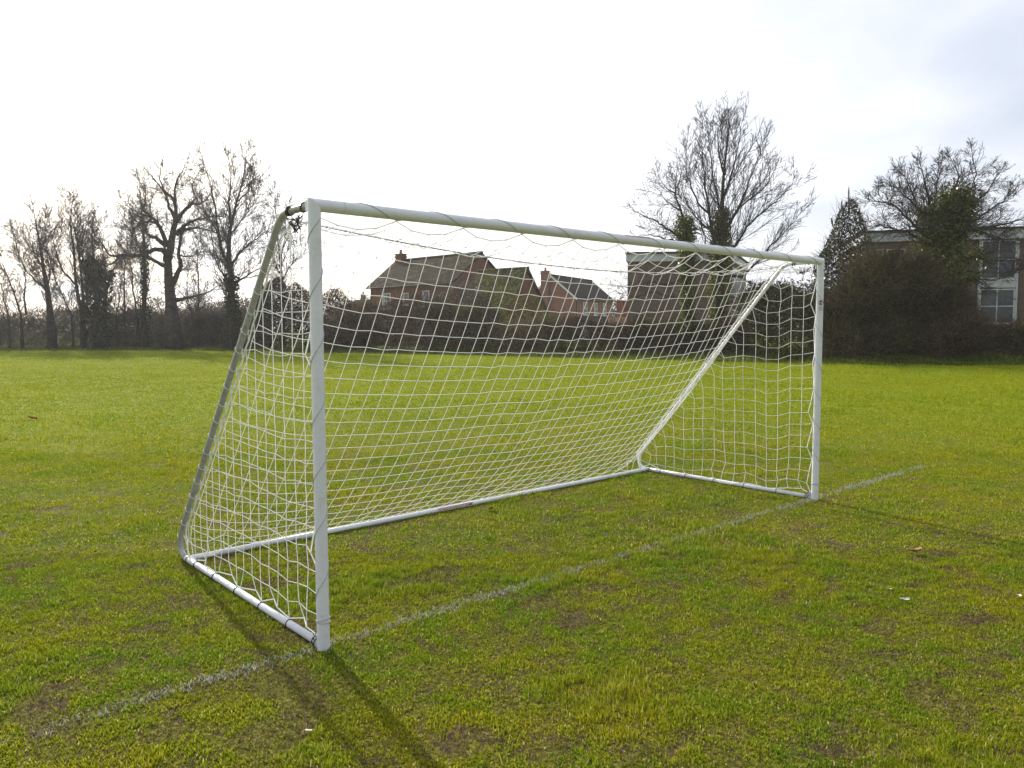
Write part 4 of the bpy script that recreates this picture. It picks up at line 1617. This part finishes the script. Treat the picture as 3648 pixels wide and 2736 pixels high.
def gable_house(name, label, p0, p1, w, ez, rz, brick, tiles, chimneys=(), windows=(), verge=None, flip=1, over=.25):
    """long wall p0->p1 (seen side), house lies on its left (flip=1) ; returns root"""
    ang, L = frame_from(p0, p1)
    root = empty(name, (p0.x, p0.y, 0), label, 'house', None, ang)
    y1 = w * flip
    b = MB()
    b.prism([(0, 0, -.1), (0, y1, -.1), (0, y1, ez), (0, y1 / 2, rz), (0, 0, ez)], (L, 0, 0))
    b.build('wall', brick, root)
    # roof: two thick slopes
    b = MB()
    s = (rz - ez) / (w / 2)
    t = .12
    o_ = .30
    y0 = -o_ * flip
    ov = over
    b.prism([(-ov, y0, ez - s * o_ + .02), (-ov, y1 / 2, rz + .02), (-ov, y1 / 2, rz + .02 + t), (-ov, y0, ez - s * o_ + .02 + t)], (L + 2 * ov, 0, 0))
    y2 = y1 + o_ * flip
    b.prism([(-ov, y2, ez - s * o_ + .02), (-ov, y1 / 2 + .003 * flip, rz + .02), (-ov, y1 / 2 + .003 * flip, rz + .02 + t), (-ov, y2, ez - s * o_ + .02 + t)], (L + 2 * ov, 0, 0))
    b.tube([(-ov, y1 / 2, rz + .15), (L + ov, y1 / 2, rz + .15)], .10, 8)
    roof = b.build('roof', tiles, root)
    b = MB()
    b.tube([(-ov, y0 - .06 * flip, ez - s * o_ + .03), (L + ov, y0 - .06 * flip, ez - s * o_ + .03)], .06, 8)
    b.tube([(.10, -.06 * flip, ez - .1), (.10, -.06 * flip, 0)], .045, 8)
    b.build('gutter', 'gutter_black', root)
    if verge:
        for xx in (-ov - .03, L + ov):
            b = MB()
            for ya, yb in ((y0, y1 / 2), (y2, y1 / 2)):
                b.prism([(xx, ya, ez - s * o_ - .16), (xx, yb, rz - .16), (xx, yb, rz + .10), (xx, ya, ez - s * o_ + .10)], (.03, 0, 0))
            b.build('bargeboard', 'white_paint', root)
    for (cx, cy, cw, cd, z0, z1) in chimneys:
        b = MB()
        b.box((cx - cw / 2, cy - cd / 2, z0), (cx + cw / 2, cy + cd / 2, z1))
        b.box((cx - cw / 2 - .07, cy - cd / 2 - .07, z1 - .28), (cx + cw / 2 + .07, cy + cd / 2 + .07, z1 - .14))
        b.box((cx - cw / 2 - .05, cy - cd / 2 - .05, z1 + .002), (cx + cw / 2 + .05, cy + cd / 2 + .05, z1 + .08))
        ch = b.build('chimney', brick, root)
        b = MB()
        b.tube([(cx, cy, z1 + .05), (cx, cy, z1 + .22), (cx, cy, z1 + .45)], [.14, .12, .13], 12)
        b.build('chimney_pot', 'clay', ch, True)
    for (x, z, ww, hh, nx, nz) in windows:
        add_window(root, x, z, ww, hh, nx, nz, -flip)
    return root


def add_window(root, x, z, ww, hh, nx, nz, side, y=0.0, cur=True):
    f = .07
    ya, yb = (y - .035, y + .01) if side < 0 else (y - .01, y + .035)
    b = MB()
    b.box((x, ya, z), (x + f, yb, z + hh))
    b.box((x + ww - f, ya, z), (x + ww, yb, z + hh))
    b.box((x + f, ya, z), (x + ww - f, yb, z + f))
    b.box((x + f, ya, z + hh - f), (x + ww - f, yb, z + hh))
    ym = ya + .004 if side < 0 else ya
    yM = yb if side < 0 else yb - .004
    for i in range(1, nx):
        xx = x + ww * i / nx
        b.box((xx - .025, ym, z + f), (xx + .025, yM, z + hh - f))
    for i in range(1, nz):
        zz = z + hh * i / nz
        b.box((x + f, ym + .002, zz - .025), (x + ww - f, yM - .002, zz + .025))
    fr = b.build('window', 'white_paint', root)
    b = MB()
    b.box((x - .05, min(ya, yb) - (.05 if side < 0 else 0), z - .09), (x + ww + .05, max(ya, yb) + (.05 if side > 0 else 0), z - .003))
    b.build('sill', 'white_paint', fr)
    b = MB()
    yy = (-.012 if side < 0 else .012) + y
    b.quad((x + f * .5, yy, z + f * .5), (x + ww - f * .5, yy, z + f * .5), (x + ww - f * .5, yy, z + hh - f * .5), (x + f * .5, yy, z + hh - f * .5))
    b.build('pane', 'glass', fr)
    if cur:
        b = MB()
        yc = yy + (-.003 if side < 0 else .003)
        b.quad((x + f, yc, z + f), (x + ww * .32, yc, z + f), (x + ww * .26, yc, z + hh - f), (x + f, yc, z + hh - f))
        b.build('curtain', 'curtain', fr)
    return fr


# tiled brick house
gable_house('brick_house', 'large orange brick house with brown tiled roof and left chimney', lf(-12.6, 69.6), lf(-4.65, 62), 6.0, 5.25, 7.55, 'brick_orange', 'tiles_brown',
            chimneys=[(.55, 3.0, .85, .6, 6.3, 8.2)],
            windows=[(1.7, 3.2, 1.15, 1.35, 2, 2), (4.6, 3.5, .75, 1.0, 1, 2), (7.2, 3.3, .85, 1.3, 1, 2), (1.9, .9, 1.3, 1.3, 2, 2), (6.4, .9, 1.3, 1.3, 2, 2)])
# lower mossy roof
gable_house('brick_house', 'lower brick house with steep mossy roof behind the yellow green shrub', lf(-4.05, 58.5), lf(-.56, 55.85), 5.4, 2.55, 5.80, 'brick_orange', 'tiles_moss',
            windows=[(1.0, .9, 1.2, 1.2, 2, 2)])
# chimney house with white bargeboards: long wall is the right-hand one, seen from the right
hc = gable_house('brick_house', 'red brick house with white bargeboards and a gable end chimney', lf(7.31, 89), lf(12.96, 100), 5.9, 5.0, 7.45, 'brick_red', 'tiles_dark',
                 chimneys=[(-.22, 3.7, .62, .9, 0, 8.0)],
                 windows=[(2.3, 3.0, 1.3, 1.5, 2, 2), (5.8, 3.0, 1.2, 1.5, 2, 2), (8.9, 3.0, 1.15, 1.5, 2, 2), (5.5, .5, 1.3, 1.3, 2, 2)], verge=True, flip=1)
b = MB()
b.prism([(1.4, -1.3, 2.1), (1.4, -.004, 2.75), (1.4, -.004, 2.9), (1.4, -1.3, 2.2)], (8.4, 0, 0))
b.build('porch_roof', 'tiles_dark', hc)
b = MB()
b.box((1.6, -.05, 0), (3.9, -.006, 2.08))
b.build('garage_door', 'white_paint', hc)

# brown brick block
pA, pB = lf(7.69, 51.7), lf(14.4, 51.3)
ang, L = frame_from(pA, pB)
blk = empty('brick_block', (pA.x, pA.y, 0), 'plain brown brick flat roofed block with pale fascia behind the ivy trunks', 'building', None, ang)
Mi = Matrix.Rotation(-ang, 3, 'Z')
fp = [Mi @ (q - pA) for q in (pA, pB, lf(18.05, 60), lf(10.6, 64))]
cen = sum(fp, Vector()) / 4


def ring_prism(fp, grow_, z0, z1):
    b = MB()
    q = []
    for v in fp:
        d = norm(v - cen)
        w = v + d * grow_
        q.append((w.x, w.y, z0))
    b.prism(q, (0, 0, z1 - z0))
    return b


def norm(v):
    return v / max(1e-9, v.length)


ring_prism(fp, 0, -.1, 6.0).build('wall', 'brick_brown', blk)
ring_prism(fp, .18, 5.86, 6.36).build('fascia', 'panel_white', blk)
ring_prism(fp, .30, 6.363, 6.48).build('roof', 'dark_felt', blk)
e = norm(fp[2] - fp[1])
nn = Vector((e.y, -e.x, 0))
for zz in (.8, 3.6):
    for yy in (.8, 3.4, 6.0):
        def bx(b, u0, u1, z0, z1, t0, t1):
            b.prism([fp[1] + e * u + nn * t0 + Vector((0, 0, z)) for u, z in ((u0, z0), (u1, z0), (u1, z1), (u0, z1))], nn * (t1 - t0))
        bb = MB()
        bx(bb, yy, yy + .1, zz, zz + 1.9, .002, .06)
        bx(bb, yy + 2.0, yy + 2.1, zz, zz + 1.9, .002, .06)
        bx(bb, yy + .1, yy + 2.0, zz, zz + .1, .002, .06)
        bx(bb, yy + .1, yy + 2.0, zz + 1.8, zz + 1.9, .002, .06)
        bx(bb, yy + 1.0, yy + 1.08, zz + .1, zz + 1.8, .002, .055)
        fr = bb.build('window', 'white_paint', blk)
        bb = MB()
        bb.quad(*[fp[1] + e * u + nn * .02 + Vector((0, 0, z)) for u, z in ((yy + .05, zz + .05), (yy + 2.05, zz + .05), (yy + 2.05, zz + 1.85), (yy + .05, zz + 1.85))])
        bb.build('pane', 'glass', fr)

# pale panelled building on the right
pA, pB = lf(19.98, 44), lf(36.5, 40.1)
ang, L = frame_from(pA, pB)
bld = empty('panelled_building', (pA.x, pA.y, 0), 'brown brick flat roofed building with white window panels at the right edge', 'building', None, ang)
ZT = 6.35
b = MB()
b.box((0, 0, -.1), (L, 9, ZT))
b.build('wall', 'brick_brown', bld)
b = MB()
b.box((-.15, -.22, ZT - .10), (L + .15, 9.15, ZT + .40))
b.build('fascia', 'panel_white', bld)
b = MB()
b.box((-.25, -.32, ZT + .403), (L + .25, 9.25, ZT + .52))
b.build('roof', 'dark_felt', bld)


def xl(px):
    """position along the front wall of the panelled building seen at picture column px"""
    d = (pt(px, 328, 10) - CAM)
    e = (pB - pA).normalized()
    # solve CAM + t d = pA + s e in the plane
    det = d.x * (-e.y) - d.y * (-e.x)
    rx, ry = pA.x - CAM.x, pA.y - CAM.y
    return (d.x * ry - d.y * rx) / det


for (a, c_) in ((xl(978), xl(1013.5)), (xl(1065), xl(1100)), (xl(1130), xl(1160))):
    bb = MB()
    for z0, z1 in ((3.62, 4.08), (.95, 1.55)):
        bb.box((a, -.05, z0), (c_, -.002, z1))
    bb.box((a - .10, -.07, .3), (a, -.002, ZT - .12))
    bb.box((c_, -.07, .3), (c_ + .10, -.002, ZT - .12))
    bb.build('panel', 'panel_white', bld)
    add_window(bld, a + .005, 4.09, c_ - a - .01, 2.1, 2, 2, -1, cur=False)
    add_window(bld, a + .005, 1.66, c_ - a - .01, 1.9, 2, 2, -1, cur=False)
a, c_ = xl(884), xl(903)
add_window(bld, a, 4.3, c_ - a, 1.55, 1, 1, -1, cur=False)
a, c_ = xl(868), xl(881)
add_window(bld, a, 4.3, c_ - a, 1.55, 1, 1, -1, cur=False)

# distant roof silhouette with a chimney
far_root = empty('distant_house', lf(-22, 112), 'distant hazy house roof with chimney left of the tiled brick house', 'house', None, YAW * -1)
b = MB()
b.box((-2.5, 0, 0), (2.6, 6, 4.3))
b.build('wall', 'brick_brown', far_root)
b = MB()
b.prism([(-2.9, -.4, 4.303), (2.9, -.4, 4.303), (0.9, 3, 6.0), (-.9, 3, 6.0)], (0, .01, 0))
b.f.pop()
b = MB()
v = [(-2.9, -.4, 4.31), (2.9, -.4, 4.31), (2.9, 6.4, 4.31), (-2.9, 6.4, 4.31), (-1.0, 3, 5.7), (1.2, 3, 5.7)]
b.v = v
b.f = [(0, 1, 5, 4), (1, 2, 5), (2, 3, 4, 5), (3, 0, 4), (3, 2, 1, 0)]
b.m = [0] * 5
b.build('roof', 'tiles_dark', far_root)
b = MB()
b.box((-.3, 2.7, 5.2), (.4, 3.3, 6.5))
b.tube([(.05, 3, 6.5), (.05, 3, 6.9)], .12, 8)
b.build('chimney', 'brick_brown', far_root)

# pale picket fence beside the chimney house
p0, p1 = gp(609, 60), gp(626, 60)
ang, L = frame_from(p0, p1)
fz = empty('picket_fence', (p0.x, p0.y, 0), 'short pale wooden picket fence beside the brown brick block', 'fence', None, ang)
b = MB()
k = 0
while k * .16 < L:
    b.box((k * .16, 0, .6), (k * .16 + .10, .03, 2.32 + .02 * (k % 3)))
    k += 1
b.build('pickets', 'fence_wood', fz)
b = MB()
for z in (.9, 1.9):
    b.box((0, .033, z), (L, .08, z + .1))
for x in (0, L / 2, L):
    b.box((x - .05, .083, 0), (x + .05, .18, 2.2))
b.build('rails', 'fence_wood', fz)
# low brick pier next to it
b = MB()
b.box((-.35, -.35, 0), (.35, .35, 3.5))
b.box((-.42, -.42, 3.503), (.42, .42, 3.62))
pg = gp(622.5, 61)
o = b.build('brick_pier', 'brick_red', None, loc=None)
o.location = pg
tag(o, 'small salmon brick pier at the left edge of the brown block', 'pier')

# ------------------------------------------------------------------ rough grass under the hedges
def rough():
    ctrl = [(-40, 52.5, 8), (112, 54, 8), (196, 53, 8), (262, 50, 7.5), (318, 48, 6), (372, 45.5, 5.5), (440, 43.2, 5.5), (500, 41, 5), (580, 38, 5), (680, 35, 5), (750, 33, 5.2), (824, 31, 5.4), (905, 30, 5), (992, 29.8, 5), (1070, 31, 5), (1130, 31.2, 5)]
    X, Y, Hh = [], [], []
    tot = 0
    for i in range(len(ctrl) - 1):
        a, b_ = gp(ctrl[i][0], ctrl[i][1]), gp(ctrl[i + 1][0], ctrl[i + 1][1])
        L = (b_ - a).length
        n = int(L * 900)
        t = NP.uniform(0, 1, n)
        u = NP.uniform(0, 1, n)
        dep = ctrl[i][2] * (1 - t) + ctrl[i + 1][2] * t
        off = u ** .8 * dep
        x = a.x + (b_.x - a.x) * t
        y = a.y + (b_.y - a.y) * t
        vx, vy = x - CAM.x, y - CAM.y
        l = np.hypot(vx, vy)
        x, y = x + vx / l * off, y + vy / l * off
        X.append(x)
        Y.append(y)
        Hh.append((.04 + .42 * u * NP.uniform(.3, 1, n)) * (.4 + 1.1 * fnoise(x, y, .6, 71, 2)))
    x, y, h = np.concatenate(X), np.concatenate(Y), np.concatenate(Hh)
    o = blades_mesh('rough_grass', 'rough_blade', x, y, h, NP.uniform(.02, .045, len(x)), NP.uniform(.1, .9, len(x)))
    tag(o, 'strip of longer unmown grass along the foot of the hedges', 'grass', kind='stuff')


rough()


# ------------------------------------------------------------------ litter on the turf
def scrap(name, label, cat, loc, size, mat, seed, curl=.3, group=None):
    rg = random.Random(seed)
    b = MB()
    n = 5
    for i in range(n + 1):
        for j in range(n + 1):
            u, v = i / n * 2 - 1, j / n * 2 - 1
            r = 1 - .35 * abs(v) ** 1.5
            x = u * size * .5 * r * (1 + rg.uniform(-.1, .1))
            y = v * size * .75
            z = curl * size * (u * u * .6 + v * v * .3) + rg.uniform(0, .12) * size
            b.v.append((x, y, z))
    for i in range(n):
        for j in range(n):
            a = i * (n + 1) + j
            b.f.append((a, a + n + 1, a + n + 2, a + 1))
            b.m.append(0)
    o = b.build(name, mat, None, True)
    o.location = (loc[0], loc[1], .020)
    o.rotation_euler = (rg.uniform(-.3, .3), rg.uniform(-.3, .3), rg.uniform(0, 6))
    tag(o, label, cat, {'paper_scrap': 'white scraps lying on the turf', 'fallen_leaf': 'fallen leaves on the turf'}.get(name))


scrap('paper_scrap', 'white paper scrap on the turf, upper one of the pair right of centre', 'litter', (2.804, -1.466), .028, 'paper', 1)
scrap('paper_scrap', 'white paper scrap on the turf, lower one of the pair right of centre', 'litter', (2.702, -1.601), .034, 'paper', 2)
scrap('paper_scrap', 'white paper scrap on the turf at the right picture edge', 'litter', (3.24, -2.0), .032, 'paper', 3)
scrap('fallen_leaf', 'pale brown fallen leaf on the turf right of the goal', 'leaf', (3.712, -1.267), .055, 'leaf_brown', 4, .5)
scrap('fallen_leaf', 'small orange fallen leaf on the turf inside the goal before the rear bar', 'leaf', (2.377, 1.593), .045, 'leaf_orange', 5, .4)
scrap('litter_scrap', 'reddish litter scrap far out on the left of the field', 'litter', (.83, 11.79), .09, 'leaf_orange', 6, .5)
scrap('paper_scrap', 'greyish flake lying in the foreground turf left of the post shadow', 'litter', (-.419, -.675), .018, 'paper', 8, .1)

# ------------------------------------------------------------------ thin spring haze between the camera and the houses
m, nt, out = nmat('haze')
pv = nt.nodes.new('ShaderNodeVolumePrincipled')
pv.inputs['Color'].default_value = (.90, .92, 1, 1)
pv.inputs['Density'].default_value = .00042
pv.inputs['Anisotropy'].default_value = .45
nt.links.new(pv.outputs[0], out.inputs['Volume'])
b = MB()
b.box((-440, -430, -1), (456, 470, 20))
o = b.build('haze', 'haze')
tag(o, 'thin pale haze softening the hedges and houses', 'haze', kind='stuff')

# ------------------------------------------------------------------ camera object and render settings
cd = bpy.data.cameras.new('camera')
co = bpy.data.objects.new('camera', cd)
C.objects.link(co)
cd.sensor_fit = 'HORIZONTAL'
cd.sensor_width = 36
cd.lens = FPX / 1024 * 36
cd.clip_start = .05
cd.clip_end = 2000
M = Matrix((rgt, upv, -fwd)).transposed().to_4x4()
M.translation = CAM
co.matrix_world = M
sc = bpy.context.scene
sc.camera = co
vs = sc.view_settings
vs.view_transform = 'Standard'
vs.look = 'None'
vs.exposure = .52
vs.gamma = 1
sc.cycles.volume_bounces = 1
sc.cycles.max_bounces = 6
sc.cycles.diffuse_bounces = 3
sc.cycles.transmission_bounces = 4
sc.cycles.sample_clamp_indirect = 6
